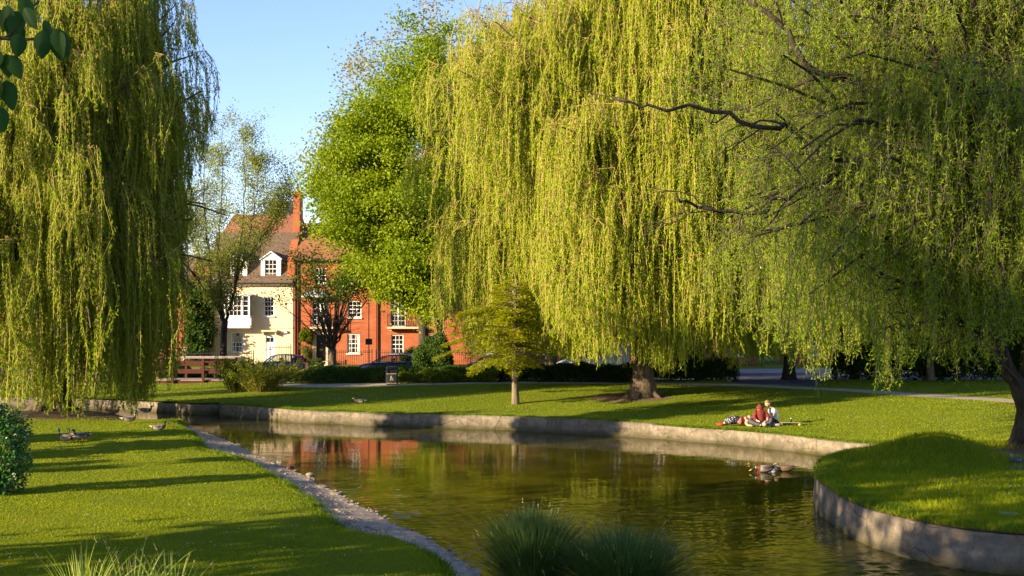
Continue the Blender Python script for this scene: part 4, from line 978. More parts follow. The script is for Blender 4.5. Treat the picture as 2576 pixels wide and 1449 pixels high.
rh, ro = red_house(739, 947, 'red brick house with a black front door and stone surround beside the cream house', 'brick',
    [(786, 825, 748, 820, 4, 5, dict(french=True, sill=False)), (875, 909, 757, 799, 3, 4), (873, 905, 840, 889, 3, 4, dict(curtain=True)), (792, 820, 674, 713, 3, 4), (877, 906, 674, 713, 3, 4)], EB, 'tile_red', HZ(560, FD+4), door=(796, 820, 843, 907))
balcony(rh, ro, 783, 850, 822, 789)
m = MB(); a, c, z1, z0 = HX(762), HX(827), HZ(729), HZ(747)
m.add([(a+.4, FD-.003, z1), (c-.4, FD-.003, z1), (c, FD-.75, z0+.08), (a, FD-.75, z0+.08), (c, FD-.003, z0+.08), (a, FD-.003, z0+.08)], [(0, 1, 2, 3), (1, 4, 2), (0, 3, 5)]); bp(m, 'window_canopy', M['lead'], rh, ro)
m = MB(); m.box(a, c, FD-.74, FD-.004, z0-.03, z0+.075, b=.01); bp(m, 'canopy_fascia', M['white'], rh, ro)
downpipe(rh, ro, HX(750), FD-.07, GZ, EB-.35); downpipe(rh, ro, HX(743.5), FD-.07, GZ, EB-.35)
# party wall stack between the cream and the red house
m = MB(); a, c = HX(722), HX(737); yb = FD+.6
m.loft([[(a, FD-.1, EA-.1), (a, FD+9, EA-.1), (a, FD+9, HZ(600)), (a, FD+2.3, HZ(583)), (a, FD+.2, HZ(655))], [(c+.1, FD-.1, EA-.1), (c+.1, FD+9, EA-.1), (c+.1, FD+9, HZ(600)), (c+.1, FD+2.3, HZ(583)), (c+.1, FD+.2, HZ(655))]])
bp(m, 'party_wall', M['brick'], rh, ro)
chimney(rh, ro, HX(723), HX(740), FD+2.4, FD+3.9, HZ(600), HZ(484, FD+2.4), 1)
chimney(rh, ro, HX(925), HX(960), FD+4.0, FD+4.9, HZ(590), HZ(520, FD+4), 3)
r2, o2 = red_house(948, 1182, 'red brick house with a long iron balcony right of the black door house', 'brick',
    [(982, 1020, 755, 822, 4, 5, dict(french=True, sill=False)), (984, 1015, 842, 891, 3, 4), (1075, 1106, 842, 891, 3, 4), (1065, 1098, 758, 800, 3, 4), (985, 1013, 674, 713, 3, 4), (1068, 1096, 674, 713, 3, 4)], EB, 'tile_red', HZ(560, FD+4))
balcony(r2, o2, 976, 1060, 822, 787); downpipe(r2, o2, HX(951), FD-.07, GZ, EB-.35)
WN = [(k, k+30, t, b_, 3, 4) for k in (1215, 1290, 1365, 1440) for t, b_ in ((842, 891), (757, 799), (676, 713))]
red_house(1184, 1500, 'long brick house hidden behind the great willow strands and the white van', 'brick_dull', WN, EB, 'slate', HZ(570, FD+4))
WN = [(k, k+36, t, b_, 3, 4) for k in (1535, 1635, 1735, 1835) for t, b_ in ((835, 896), (750, 796), (672, 712))]
red_house(1502, 1905, 'brick terrace seen low behind the great willow trunk', 'brick_dull', WN, EB, 'slate', HZ(570, FD+4))
WN = [(k, k+34, t, b_, 3, 4) for k in (2040, 2130, 2250, 2340, 2415, 2500, 2600) for t, b_ in ((845, 894), (760, 800))]
red_house(2010, 2680, 'orange brick house glimpsed behind the dark trees at the far right', 'brick', WN, HZ(730), 'tile_red', HZ(640, FD+4))
# behind the cream house
def back(v0, v1, yt, yb, D, label, roofy, mat, rm, wins=(), d1=8):
    x0, x1 = vx_(v0, D), vx_(v1, D); org = ((x0+x1)/2, D, .3); root = thing('brick_house', label, 'house', org)
    m = MB(); zt = vz_(yt, D); hl = [(vx_(a, D), vx_(c, D), vz_(b_, D), vz_(t, D)) for a, c, t, b_ in wins]
    walls(m, x0, x1, D, D+d1, 0, zt, hl); gable_fill(m, x0, D, D+d1, zt, vz_(roofy, D+d1/2), .2); gable_fill(m, x1-.2, D, D+d1, zt, vz_(roofy, D+d1/2), .2); bp(m, 'wall', M[mat], root, org)
    gable_roof(root, org, x0-.15, x1+.15, D, D+d1, zt, vz_(roofy, D+d1/2), M[rm])
    for h in hl: sash(root, org, *h, D+.1, 3, 4)
    return root, org
back(566, 735, 586, 900, 106, 'tall brick building whose top shows above the brown roof of the cream house', 540, 'brick', 'tile_red')
b1, bo = back(662, 722, 545, 900, 118, 'slate roofed building furthest behind, beside the tall chimney', 505, 'brick_dull', 'slate')
back(492, 529, 664, 900, 104, 'narrow brick house between the shaded house and the cream house', 640, 'brick', 'slate', [(503, 512, 680, 700)])
lh, lo = back(250, 463, 733, 905, 92.5, 'shaded brick house with a big brown roof behind the left willow', 640, 'brick', 'tile_brown', [(300, 330, 765, 805), (380, 410, 765, 805), (300, 330, 840, 880), (380, 410, 840, 880)])
m = MB(); m.box(vx_(330, 92), vx_(408, 92), 93.2, 96, vz_(735, 93), vz_(690, 93)); bp(m, 'dormer', M['white'], lh, lo)
back(-60, 246, 700, 905, 96, 'dull brick house almost hidden behind the left willow', 620, 'brick_dull', 'slate', [(40, 70, 740, 790), (150, 180, 740, 790)])
# fence between houses
org = (HX(489), FD-.5, GZ); fn = thing('board_fence', 'pale vertical board fence beside the cream house', 'fence', org); m = MB()
xx = HX(464); k = 0
while xx < HX(514): m.box(xx, xx+.11, FD-.5-(k % 2)*.012, FD-.47, GZ-.1, HZ(873)+.03*math.sin(k*3)); xx += .125; k += 1
bp(m, 'boards', M['fence'], fn, org); m = MB(); m.box(HX(514), HX(517), FD-.55, FD-.42, GZ-.1, HZ(872), b=.01); bp(m, 'post', M['stone_trim'], fn, org)
# garden railings
GR = 'iron railings before the terrace'
railing('iron_railing', 'black spiked iron railing in front of the cream house and its fence', HX(463), HX(655), 89.6, H(-20, 89.6), .98+.12, .17, GR, [HX(463), HX(560), HX(655)])
railing('iron_railing', 'taller stepped iron railing between the pale door and the drainpipe', HX(694), HX(745), 89.8, H(-18, 89.6), 1.55, .17, GR, [HX(694), HX(745)])
railing('iron_railing', 'black iron railing under the curtained ground floor window of the red house', HX(838), HX(945), 89.6, H(-12, 89.6), 1.2, .16, GR, [HX(838), HX(945)])
railing('iron_railing', 'black iron railing in front of the balcony house, behind the estate car', HX(955), HX(1180), 89.6, H(-8, 89.6), 1.15, .16, GR, [HX(955), HX(1180)])
railing('iron_railing', 'black iron railing running behind the van and the great willow', HX(1190), HX(1900), 89.6, H(5, 89.6), 1.15, .2, GR, [HX(1190), HX(1900)])
m = MB(); m.box(HX(1800), HX(2080), 68.6, 68.64, .1, .16); railing('iron_railing', 'dark iron railing beside the drive behind the willow curtains', vx_(1765, 70), vx_(1850, 70), 69.8, .05, 1.3, .13, GR, [vx_(1765, 70), vx_(1850, 70)])
# wall shrub with bare stems on the red house
arching('climbing shrub with a green head on bare stems against the red brick wall', (HX(771), FD-.35, GZ), 40, 1.6, .5, M['hedge'], 91, name='wall_shrub')
dome_shrub('round leafy head of the wall shrub beside the black door', (HX(772), FD-.45, HZ(858)), .55, .4, .95, 4200, M['bush'], .13, .08, 92, name='wall_shrub')
dome_shrub('low garden plants under the wall left of the black door steps', (HX(800), 88.9, GZ), 1.1, .4, .55, 3500, M['hedge'], .1, .06, 93)
dome_shrub('small leafy shrub by the balcony house window, right of the estate car', (HX(1040), 89.0, GZ), .8, .4, 1.3, 3800, M['hedge'], .12, .07, 94)
# sign posts
def sign_post(v, ytop, ybot, D, label, tall=0):
    x = vx_(v, D); z0 = H(x, D); org = (x, D, z0); root = thing('street_sign', label, 'sign', org); m = MB(); zt = vz_(ytop-6, D)+tall
    m.tube([(x, D, z0-.1), (x, D, z0+.5), (x, D, z0+.52), (x, D, zt)], [.06, .06, .035, .035], 8); bp(m, 'pole', M['iron'], root, org, True)
    m = MB(); w = .24; m.box(x-w, x+w, D-.055, D-.037, vz_(ybot, D), vz_(ytop, D), b=.006); bp(m, 'panel', M['iron'], root, org)
    m = MB(); m.box(x-.03, x+.03, D-.036, D-.03, vz_((ytop+ybot)/2+2, D), vz_((ytop+ybot)/2-2, D)); bp(m, 'bracket', M['iron'], root, org); return root, org, x, zt
sign_post(596, 845, 860, 84, 'square dark sign on a short pole in front of the cream house')
s2, so, sx, szt = sign_post(928, 852, 867, 84, 'square dark sign on the tall lamp column in front of the red house', tall=3.4)
m = MB(); m.tube([(sx, 84, szt), (sx, 84, szt+.3), (sx, 83.7, szt+.55), (sx, 83.1, szt+.62)], .03, 8); m.box(sx-.1, sx+.1, 82.6, 83.1, szt+.56, szt+.68, b=.02); bp(m, 'lamp_head', M['iron'], s2, so, True)

# ------------------------------------------------------------------ footbridge, steps, bin
D = 64.0; org = (vx_(489, D), D+.8, .3); br = thing('footbridge', 'red brown timber footbridge with three rail boards beside the golden shrub', 'footbridge', org)
X0, X1 = vx_(390, D), vx_(589, D); zd, zr, zb = .79, 1.99, .28
m = MB(); xx = X0
while xx < X1: m.box(xx, xx+.135, D, D+1.7, zd-.05, zd+.002*math.sin(xx*9)); xx += .145
bp(m, 'deck', M['wood_grey'], br, org)
m = MB(); m.box(X0, X1, D-.06, D-.003, zb, zd-.06); bp(m, 'beam', M['wood_red'], br, org)
m = MB(); m.box(X0, X1, D+1.703, D+1.76, zb, zd-.06); bp(m, 'beam', M['wood_red'], br, org)
for yy, sgn, vs in ((D-.06, -1, (435, 512, 586)), (D+1.76, 1, (396, 468, 541, 590))):
    for v in vs:
        x = vx_(v, yy); m = MB(); y0, y1 = (yy-.123, yy-.003) if sgn < 0 else (yy+.003, yy+.123); m.box(x-.065, x+.065, y0, y1, -.1, zr-.06, b=.01); bp(m, 'post', M['wood_red'], br, org)
    ya, yb = (yy+.002, yy+.042) if sgn < 0 else (yy-.042, yy-.002)
    for zz, hh in ((1.545, .17), (1.125, .16)):
        m = MB(); m.box(X0-.2, X1+.02, ya, yb, zz, zz+hh, b=.006); bp(m, 'rail', M['wood_red'], br, org)
    m = MB(); m.box(X0-.3, X1+.08, yy-.09, yy+.07, zr-.057, zr, b=.008); bp(m, 'handrail', M['wood_grey'], br, org)
for (a, c, t, b_, D_) in ((553, 572, 991, 1001, 58.2), (567, 582, 979, 993, 59.0)):
    x0, x1 = vx_(a, D_), vx_(c, D_); o = (x0, D_, 0); m = MB(); m.box(x0, x1, D_, D_+1.2, vz_(b_, D_)-.4, vz_(t, D_), b=.03)
    q = bp(m, 'stone_step', M['stone'], None, o); q.location = o; tag(q, ('lower' if a == 553 else 'upper')+' worn stone block step at the foot of the footbridge bank', 'step', 'stone steps by the footbridge')
D = 59.0; x = vx_(986, D); z0 = H(x, D); zt = vz_(922, D); z0 = min(z0, zt-.9); org = (x, D, z0); bn = thing('litter_bin', 'square dark blue litter bin with gold bands and emblem beside the path', 'litter bin', org)
m = MB(); w = .27; m.box(x-w, x+w, D-w, D+w, z0+.05, zt-.36, b=.015); m.box(x-w+.03, x+w-.03, D-w+.03, D+w-.03, z0-.05, z0+.05)
for sx in (-1, 1):
    for sy in (-1, 1): m.box(x+sx*w-(.06 if sx > 0 else 0), x+sx*w+(.06 if sx < 0 else 0), D+sy*w-(.06 if sy > 0 else 0), D+sy*w+(.06 if sy < 0 else 0), zt-.36, zt-.10)
bp(m, 'body', M['bin'], bn, org)
m = MB(); m.box(x-w-.02, x+w+.02, D-w-.02, D+w+.02, zt-.10, zt-.03, b=.02); m.box(x-w+.04, x+w-.04, D-w+.04, D+w-.04, zt-.03, zt+.01, b=.015); bp(m, 'lid', M['bin'], bn, org)
m = MB(); m.box(x-w+.065, x+w-.065, D-w+.08, D+w-.08, zt-.40, zt-.12); bp(m, 'liner', M['iron'], bn, org)
for zz in (vz_(939.5, D), vz_(963.5, D)):
    m = MB(); m.box(x-w+.03, x+w-.03, D-w-.006, D-w-.001, zz-.018, zz+.018); bp(m, 'band', M['gold'], bn, org)
zc = vz_(951, D); m = MB(); y0 = D-w-.006; y1 = D-w-.001           # little figure dropping litter into a basket
def disc(cx, cz, r, n=10): m.loft([[(cx+math.cos(k/n*TAU)*r, y0, cz+math.sin(k/n*TAU)*r) for k in range(n)], [(cx+math.cos(k/n*TAU)*r, y1, cz+math.sin(k/n*TAU)*r) for k in range(n)]])
disc(x-.015, zc+.10, .028); m.loft([[(x-.05, y, zc+.07), (x+.01, y, zc+.07), (x+.015, y, zc-.01), (x-.01, y, zc-.10), (x-.07, y, zc-.10)] for y in (y0, y1)]); m.loft([[(x+.01, y, zc+.06), (x+.07, y, zc+.02), (x+.065, y, zc), (x+.005, y, zc+.035)] for y in (y0, y1)]); m.loft([[(x+.03, y, zc-.02), (x+.09, y, zc-.02), (x+.08, y, zc-.10), (x+.04, y, zc-.10)] for y in (y0, y1)])
o = bp(m, 'emblem', M['gold'], bn, org); 

# ------------------------------------------------------------------ cars
gm = bpy.data.materials.new('car_glass'); gm.use_nodes = True; nt = gm.node_tree; pr = nt.nodes['Principled BSDF']; pr.inputs['Base Color'].default_value = (.02, .025, .03, 1); pr.inputs['Roughness'].default_value = .04; pr.inputs['Specular IOR Level'].default_value = .8
tb = nt.nodes.new('ShaderNodeBsdfTransparent'); tb.inputs[0].default_value = (.75, .82, .8, 1); mx = nt.nodes.new('ShaderNodeMixShader'); mx.inputs[0].default_value = .16
nt.links.new(tb.outputs[0], mx.inputs[1]); nt.links.new(pr.outputs[0], mx.inputs[2]); nt.links.new(mx.outputs[0], nt.nodes['Material Output'].inputs[0]); M['car_glass'] = gm
def sec(x, w, zb, zt, r=.12, crown=.02):
    return [(x, -w*.92, zb), (x, -w, zb+.12), (x, -w*1.0, zb+(zt-zb)*.55), (x, -w*.97, zt-r*.5), (x, -w*.90, zt), (x, 0, zt+crown), (x, w*.90, zt), (x, w*.97, zt-r*.5), (x, w, zb+(zt-zb)*.55), (x, w, zb+.12), (x, w*.92, zb)]
def car(name, label, cat, x, y, rz, paint, body, roof, glass, wheels, W, wr=.31, lights=(), group='vehicles parked along the street', gmat='car_glass', pillars=()):
    """body: stations (x, z top, width factor); roof: stations (x, z) ; drawn facing -X"""
    z = .06; root = thing(name, label, cat, (x, y, z), rz, group); m = MB()
    m.loft([sec(a, W*f, .24 if 0 < i < len(body)-1 else .34, zt) for i, (a, zt, f) in enumerate(body)])
    bo = m.build('body', paint, root, True)
    if roof:
        m = MB(); secs = [[(a, -W*wf, zz-.045), (a, -W*wf*.93, zz), (a, 0, zz+.03), (a, W*wf*.93, zz), (a, W*wf, zz-.045), (a, 0, zz-.035)] for a, zz, wf in roof]; m.loft(secs); ro_ = m.build('roof', paint, root, True)
    for (p0, p1, r) in pillars:
        for sg in (-1, 1):
            m = MB(); m.tube([(p0[0], sg*W*p0[2], p0[1]), (p1[0], sg*W*p1[2], p1[1])], r, 6); m.build('pillar', paint, root, True)
    for g in glass:
        m = MB()
        if g[0] == 'side':
            for sg in (-1, 1):
                m = MB(); q = [(a, sg*W*f, zz) for a, zz, f in g[1]]; m.add(q, [tuple(range(len(q)))]); m.build('side_window', M[gmat], root)
        else:
            (a0, z0, f0), (a1, z1, f1) = g[1]; m.add([(a0, -W*f0, z0), (a0, W*f0, z0), (a1, W*f1, z1), (a1, -W*f1, z1)], [(0, 1, 2, 3)]); m.build(g[0], M[gmat], root)
    for wx in wheels:
        for sg in (-1, 1):
            m = MB(); a, c = sg*(W-.20), sg*(W+.012); m.tube([(wx, a, wr), (wx, c-sg*.03, wr), (wx, c, wr)], [wr, wr, wr*.93], 24); w = m.build('wheel', M['tyre'], root, True)
            m = MB(); m.tube([(wx, c, wr), (wx, c+sg*.012, wr)], [wr*.62, wr*.55], 20); q = m.build('rim', M['chrome'], root, True); q.parent = w
    for (nm, lx, lz, ly, sx, sy, sz, mt) in lights:
        for sg in (-1, 1):
            m = MB(); m.box(lx-sx, lx+sx, sg*ly-sy, sg*ly+sy, lz-sz, lz+sz, b=.02); m.build(nm, M[mt], root)
    # seats
    return root
def seats(root, xs, z0, z1, W):
    for x in xs:
        for sg in (-1, 1):
            m = MB(); m.box(x-.07, x+.07, sg*.36-.22, sg*.36+.22, z0, z1, b=.04); m.box(x-.04, x+.04, sg*.36-.12, sg*.36+.12, z1+.02, z1+.18, b=.03); m.build('seat', M['iron'], root, True)
D = 82.0; s = F/D
c1 = car('hatchback_car', 'small dark blue hatchback parked before the cream house and its pale door', 'car', (vx_(645, D)+vx_(771, D))/2, D, 0, M['navy'],
    [(-1.78, .55, .80), (-1.72, .72, .9), (-1.45, .86, .97), (-.98, .95, 1), (0, .97, 1), (1.0, .98, 1), (1.5, .97, .97), (1.70, .86, .93), (1.76, .55, .88)],
    [(-.50, 1.38, .74), (-.2, 1.45, .76), (.4, 1.47, .77), (.9, 1.43, .76), (1.28, 1.33, .74)],
    [('side', [(-1.0, .96, .93), (-.50, 1.36, .77), (.12, 1.42, .78), (.12, .96, .93)]), ('side', [(.20, .96, .93), (.20, 1.42, .78), (.75, 1.41, .78), (.80, .96, .93)]), ('side', [(.90, 1.0, .93), (.88, 1.38, .78), (1.15, 1.32, .77), (1.28, 1.02, .92)]), ('windscreen', [(-1.02, .96, .84), (-.50, 1.38, .68)]), ('rear_window', [(1.55, 1.0, .8), (1.29, 1.33, .7)])],
    (-1.15, 1.15), .80, .30, [('headlight', -1.60, .66, .58, .10, .13, .07, 'lamp_clear'), ('tail_light', 1.56, .98, .66, .07, .07, .19, 'lamp_red')],
    pillars=[((-1.05, .95, .91), (-.48, 1.40, .75), .035), ((.16, .95, .92), (.16, 1.44, .77), .04), ((.86, .96, .92), (.82, 1.42, .77), .05), ((1.52, .95, .90), (1.26, 1.33, .74), .085)])
seats(c1, (.0, .85), .7, 1.05, .8)
c2 = car('estate_car', 'long dark blue estate car with chrome window line parked behind the litter bin', 'car', (vx_(905, D)+vx_(1040, D))/2+.35, D, R(-6), M['navy2'],
    [(-2.25, .50, .80), (-2.2, .68, .9), (-1.9, .80, .96), (-1.1, .92, 1), (0, .95, 1), (1.4, .96, 1), (2.0, .95, .97), (2.2, .82, .93), (2.26, .5, .88)],
    [(-.45, 1.34, .72), (-.1, 1.42, .75), (.6, 1.45, .76), (1.3, 1.42, .75), (1.75, 1.34, .72)],
    [('side', [(-1.15, .94, .93), (-.45, 1.33, .76), (.15, 1.40, .78), (.15, .95, .93)]), ('side', [(.22, .95, .93), (.22, 1.40, .78), (1.0, 1.40, .78), (1.05, .96, .93)]), ('side', [(1.15, .97, .93), (1.10, 1.39, .78), (1.62, 1.32, .77), (1.92, .98, .92)]), ('windscreen', [(-1.18, .93, .84), (-.45, 1.34, .68)]), ('rear_window', [(2.05, .98, .8), (1.78, 1.33, .7)])],
    (-1.4, 1.35), .88, .32, [('headlight', -2.06, .64, .64, .10, .14, .06, 'lamp_clear'), ('tail_light', 2.10, .86, .76, .07, .08, .12, 'lamp_red')],
    pillars=[((-1.2, .93, .91), (-.43, 1.36, .74), .035), ((.18, .95, .92), (.18, 1.43, .77), .035), ((1.1, .95, .92), (1.05, 1.42, .77), .04), ((2.0, .95, .90), (1.72, 1.34, .74), .08)])
for sg in (-1, 1):
    m = MB(); m.tube([(-1.1, sg*.835, .95), (1.3, sg*.835, .965), (1.93, sg*.82, 1.0), (1.66, sg*.69, 1.345), (1.3, sg*.69, 1.41)], .012, 5); m.build('trim', M['chrome'], c2, True)
    m = MB(); m.tube([(-.2, sg*.56, 1.50), (.6, sg*.56, 1.53), (1.5, sg*.56, 1.47)], .018, 6); m.build('roof_rail', M['chrome'], c2, True)
seats(c2, (.1, 1.0), .65, 1.0, .85)
c3 = car('saloon_car', 'teal car mostly hidden behind the young conifer and the hedge', 'car', vx_(1225, D)+.3, D, 0, M['teal'],
    [(-2.0, .52, .8), (-1.9, .72, .92), (-1.2, .9, 1), (0, .95, 1), (1.3, .96, 1), (1.8, .92, .96), (2.0, .6, .9)],
    [(-.45, 1.34, .72), (.2, 1.42, .76), (.9, 1.38, .74)], [('side', [(-1.0, .95, .93), (-.42, 1.34, .76), (.15, 1.38, .78), (.15, .95, .93)]), ('side', [(.22, .95, .93), (.22, 1.38, .78), (.85, 1.34, .77), (1.2, .97, .93)]), ('windscreen', [(-1.05, .94, .84), (-.45, 1.34, .68)]), ('rear_window', [(1.5, .96, .8), (.92, 1.38, .7)])],
    (-1.25, 1.25), .83, .31, [('headlight', -1.82, .66, .6, .1, .13, .06, 'lamp_clear'), ('tail_light', 1.85, .78, .68, .06, .1, .08, 'lamp_red')],
    pillars=[((-1.05, .95, .91), (-.43, 1.36, .74), .035), ((.18, .95, .92), (.18, 1.40, .77), .035), ((1.4, .95, .90), (.9, 1.38, .74), .06)])
D = 80.0
c4 = car('delivery_van', 'white van parked behind the rear willow roots, facing left', 'van', vx_(1490, D), D, 0, M['vanwhite'],
    [(-2.5, .60, .82), (-2.42, .92, .92), (-1.75, 1.20, .97), (-1.15, 2.02, .95), (-.9, 2.18, .95), (.6, 2.24, .96), (2.3, 2.22, .96), (2.48, 2.1, .95), (2.52, .6, .94)], None,
    [('side', [(-1.72, 1.22, .985), (-1.22, 1.92, .985), (-.75, 1.95, .985), (-.75, 1.22, 1.006)]), ('side', [(-.55, 1.35, 1.006), (-.55, 1.92, .985), (.55, 1.95, .99), (.55, 1.35, 1.006)]), ('windscreen', [(-1.80, 1.25, .84), (-1.20, 2.02, .80)])],
    (-1.65, 1.55), .95, .34, [('headlight', -2.36, .82, .70, .1, .14, .10, 'lamp_clear'), ('tail_light', 2.47, 1.2, .84, .05, .06, .3, 'lamp_red')], gmat='glass')
m = MB(); m.box(-2.45, 2.46, -.966, -.955, .78, .84); m.build('trim', M['iron'], c4)

# ------------------------------------------------------------------ people
def skin(name, chains, mats, parent, sub=2, root=0):
    """chains: lists of (x, y, z, r); a first entry given as an int joins that earlier vertex"""
    V, E, Rr = [], [], []
    for c in chains:
        prev = None
        for q in c:
            if isinstance(q, int): prev = q; continue
            V.append(q[:3]); Rr.append(q[3]); k = len(V)-1
            if prev is not None: E.append((prev, k))
            prev = k
    me = bpy.data.meshes.new(name+'_cage'); me.from_pydata(V, E, []); me.update()
    o = bpy.data.objects.new(name+'_cage', me); COL.objects.link(o)
    o.modifiers.new('skin', 'SKIN'); sd_ = o.modifiers.new('sub', 'SUBSURF'); sd_.levels = sub; sd_.render_levels = sub
    if not me.skin_vertices: me.attributes  # created with the modifier
    lay = me.skin_vertices[0] if len(me.skin_vertices) else None
    if lay is None:
        bpy.context.view_layer.objects.active = o; bpy.ops.mesh.customdata_skin_add(); lay = me.skin_vertices[0]
    for i, rr in enumerate(Rr): lay.data[i].radius = (rr, rr); lay.data[i].use_root = (i == root)
    dg = bpy.context.evaluated_depsgraph_get(); nm = bpy.data.meshes.new_from_object(o.evaluated_get(dg))
    bpy.data.objects.remove(o); nm.name = name
    nm.materials.clear(); nm.polygons.foreach_set('use_smooth', [True]*len(nm.polygons))
    return link(name, nm, mats, parent)
M['skin'] = plain('skin', (.58, .31, .20), .55, .06, 10)
M['maroon'] = plain('maroon_cloth', (.15, .016, .016), .9, .15, 14, bump=.4)
M['tee'] = plain('white_cloth', (.78, .77, .76), .9, .05, 10, bump=.3)
M['jeans'] = plain('grey_denim', (.06, .064, .075), .9, .2, 16)
M['black_cloth'] = plain('black_cloth', (.014, .014, .018), .9, .2)
M['sole'] = plain('shoe_sole', (.24, .23, .17), .8)
M['trainer'] = plain('patterned_trainer', (.30, .28, .25), .8, .5, 40)
M['red_shoe'] = plain('red_shoe', (.50, .03, .02), .7)
M['hair'] = plain('fair_hair', (.20, .125, .055), .7, .3, 40)
M['hair_dark'] = plain('dark_hair', (.06, .035, .02), .7, .3, 40)
n_ = N('patterned_cloth'); vo_ = n_.new('ShaderNodeTexVoronoi'); vo_.inputs['Scale'].default_value = 17; n_.lk(n_.coord((1, 1, 1.2)), vo_.inputs[0])
n_.col(n_.ramp(vo_.outputs['Distance'], [(.30, (.62, .58, .52)), (.36, (.016, .018, .045))])); n_.rough(.9); M['pattern'] = n_.m
n_ = N('check_cloth'); ck_ = n_.new('ShaderNodeTexChecker'); ck_.inputs['Scale'].default_value = 26; ck_.inputs[1].default_value = (.14, .012, .016, 1); ck_.inputs[2].default_value = (.30, .14, .14, 1); n_.lk(n_.coord(), ck_.inputs[0]); n_.col(ck_.outputs[0]); n_.rough(.9); M['check'] = n_.m
def hand(w, d, s, curl=.4):
    """palm chain and five finger chains from the wrist w along d; s is the side vector"""
    w = np.array(w); d = np.array(d, float); d /= np.linalg.norm(d); s = np.array(s, float); s /= np.linalg.norm(s); dn = np.array([0, 0, -1.0]); ch = []
    for k, (o, l) in enumerate(((-.030, .072), (-.010, .080), (.010, .076), (.030, .060))):
        a = w+d*.075+s*o; b = a+d*l*.5+dn*curl*.015; c = b+d*l*.4+dn*curl*.035; ch.append([(tuple(w+d*.03+s*o*.6)+(.013,)), tuple(a)+(.011,), tuple(b)+(.009,), tuple(c)+(.007,)])
    a = w+d*.03-s*.03; ch.append([tuple(w+d*.02-s*.015)+(.014,), tuple(a+d*.015-s*.02)+(.011,), tuple(a+d*.045-s*.032)+(.009,)])
    return ch
def head(parent, c, tilt, yaw, hairm, hood=None, r=.098):
    """ellipsoid head with brow, nose, chin and ears; local face towards -Y"""
    n, k = 20, 14; V = []; 
    for i in range(k+1):
        ph = math.pi*i/k
        for j in range(n):
            th = TAU*j/n; x, y, z = math.sin(ph)*math.cos(th), math.sin(ph)*math.sin(th), math.cos(ph)
            sx = .80*(1-.18*max(0, -z)); X_, Y_, Z_ = x*sx, y*.98, z*1.18
            f = max(0, -y)
            Y_ -= .22*math.exp(-((x/.16)**2+((z+.06)/.20)**2))*f            # nose
            Y_ += .10*math.exp(-(((abs(x)-.32)/.14)**2+((z-.10)/.10)**2))*f  # eye sockets
            Y_ -= .10*math.exp(-((x/.3)**2+((z+.78)/.18)**2))*f; Y_ += .05*math.exp(-((x/.25)**2+((z+.45)/.06)**2))*f
            V.append((X_*r, Y_*r, Z_*r))
    Fc = [(i*n+j, (i+1)*n+j, (i+1)*n+(j+1) % n, i*n+(j+1) % n) for i in range(k) for j in range(n)]
    m = MB(); m.add(V, Fc); hd = m.build('head', M['skin'], parent, True); hd.location = c; hd.rotation_euler = (tilt, 0, yaw)
    for sg in (-1, 1):
        m = MB(); m.tube([(sg*.072, .005, -.02), (sg*.088, .012, .0), (sg*.084, .015, .02)], [.008, .016, .010], 8); m.build('ear', M['skin'], hd, True)
        m = MB(); m.tube([(sg*.032, -.080, .012), (sg*.032, -.087, .012)], [.011, .006], 8); m.build('eye', M['hair_dark'], hd, True)
    if hairm:
        V2 = []; 
        for (x, y, z) in V:
            q = 1.10+.05*math.sin(x*190)*math.cos(y*170+z*90); V2.append((x*q, y*q+.006, z*q+.004))
        F2 = [f for f in Fc if all((V[i][2] > .042*(1) if V[i][1] < -.02 else V[i][2] > -.045-.3*V[i][1]) for i in f)]
        m = MB(); m.add(V2, F2); m.build('hair', hairm, hd, True)
    return hd
PB = (8.5, 40.9); pz = H(*PB)
# hooded person, sitting cross legged and bent forward
hp = thing('person', 'person in a maroon hooded top and grey jeans sitting cross legged, head bowed', 'person', (PB[0], PB[1], pz), group='three people sitting and lying on the far lawn')
skin('body', [[(.05, 0, .12, .13), (.04, -.01, .30, .125), (.02, -.05, .47, .14), (.0, -.04, .58, .055), (.0, -.01, .64, .05)],
              [2, (-.13, -.06, .50, .06), (-.19, -.10, .36, .042), (-.16, -.20, .22, .035), (-.05, -.30, .18, .024)], [2, (.18, -.06, .50, .06), (.25, -.10, .34, .042), (.22, -.22, .22, .035), (.08, -.32, .18, .024)],
              [0, (-.12, -.02, .13, .085), (-.42, -.12, .22, .058), (-.22, -.30, .12, .045), (-.02, -.40, .07, .035)], [0, (.20, -.02, .13, .085), (.36, -.18, .25, .058), (.28, -.30, .12, .045), (.14, -.36, .06, .035)]], M['skin'], hp)
skin('hands', [[(-.05, -.30, .18, .024), (-.02, -.32, .175, .026)]]+hand((-.05, -.30, .18), (.8, -.5, -.2), (.4, .6, .2))+hand((.08, -.32, .18), (-.8, -.3, -.2), (.3, -.7, .2)), M['skin'], hp, 1) if False else None
skin('hooded_top', [[(.05, 0, .12, .165), (.04, -.01, .30, .165), (.02, -.04, .44, .175), (.0, -.05, .57, .115), (-.01, -.04, .66, .118), (-.015, -.02, .765, .06)],
              [2, (-.14, -.06, .50, .085), (-.21, -.10, .35, .066), (-.18, -.20, .20, .055)], [2, (.19, -.06, .50, .085), (.27, -.10, .33, .066), (.24, -.22, .20, .055)]], M['maroon'], hp)
skin('jeans', [[(.05, 0, .11, .15), (-.12, -.02, .13, .105), (-.42, -.12, .22, .075), (-.22, -.30, .12, .062), (-.06, -.39, .08, .05)], [0, (.20, -.02, .13, .105), (.37, -.18, .27, .078), (.28, -.30, .13, .062), (.16, -.36, .07, .05)]], M['jeans'], hp)
head(hp, (-.01, .03, .655), R(-25), R(180), None, r=.088)
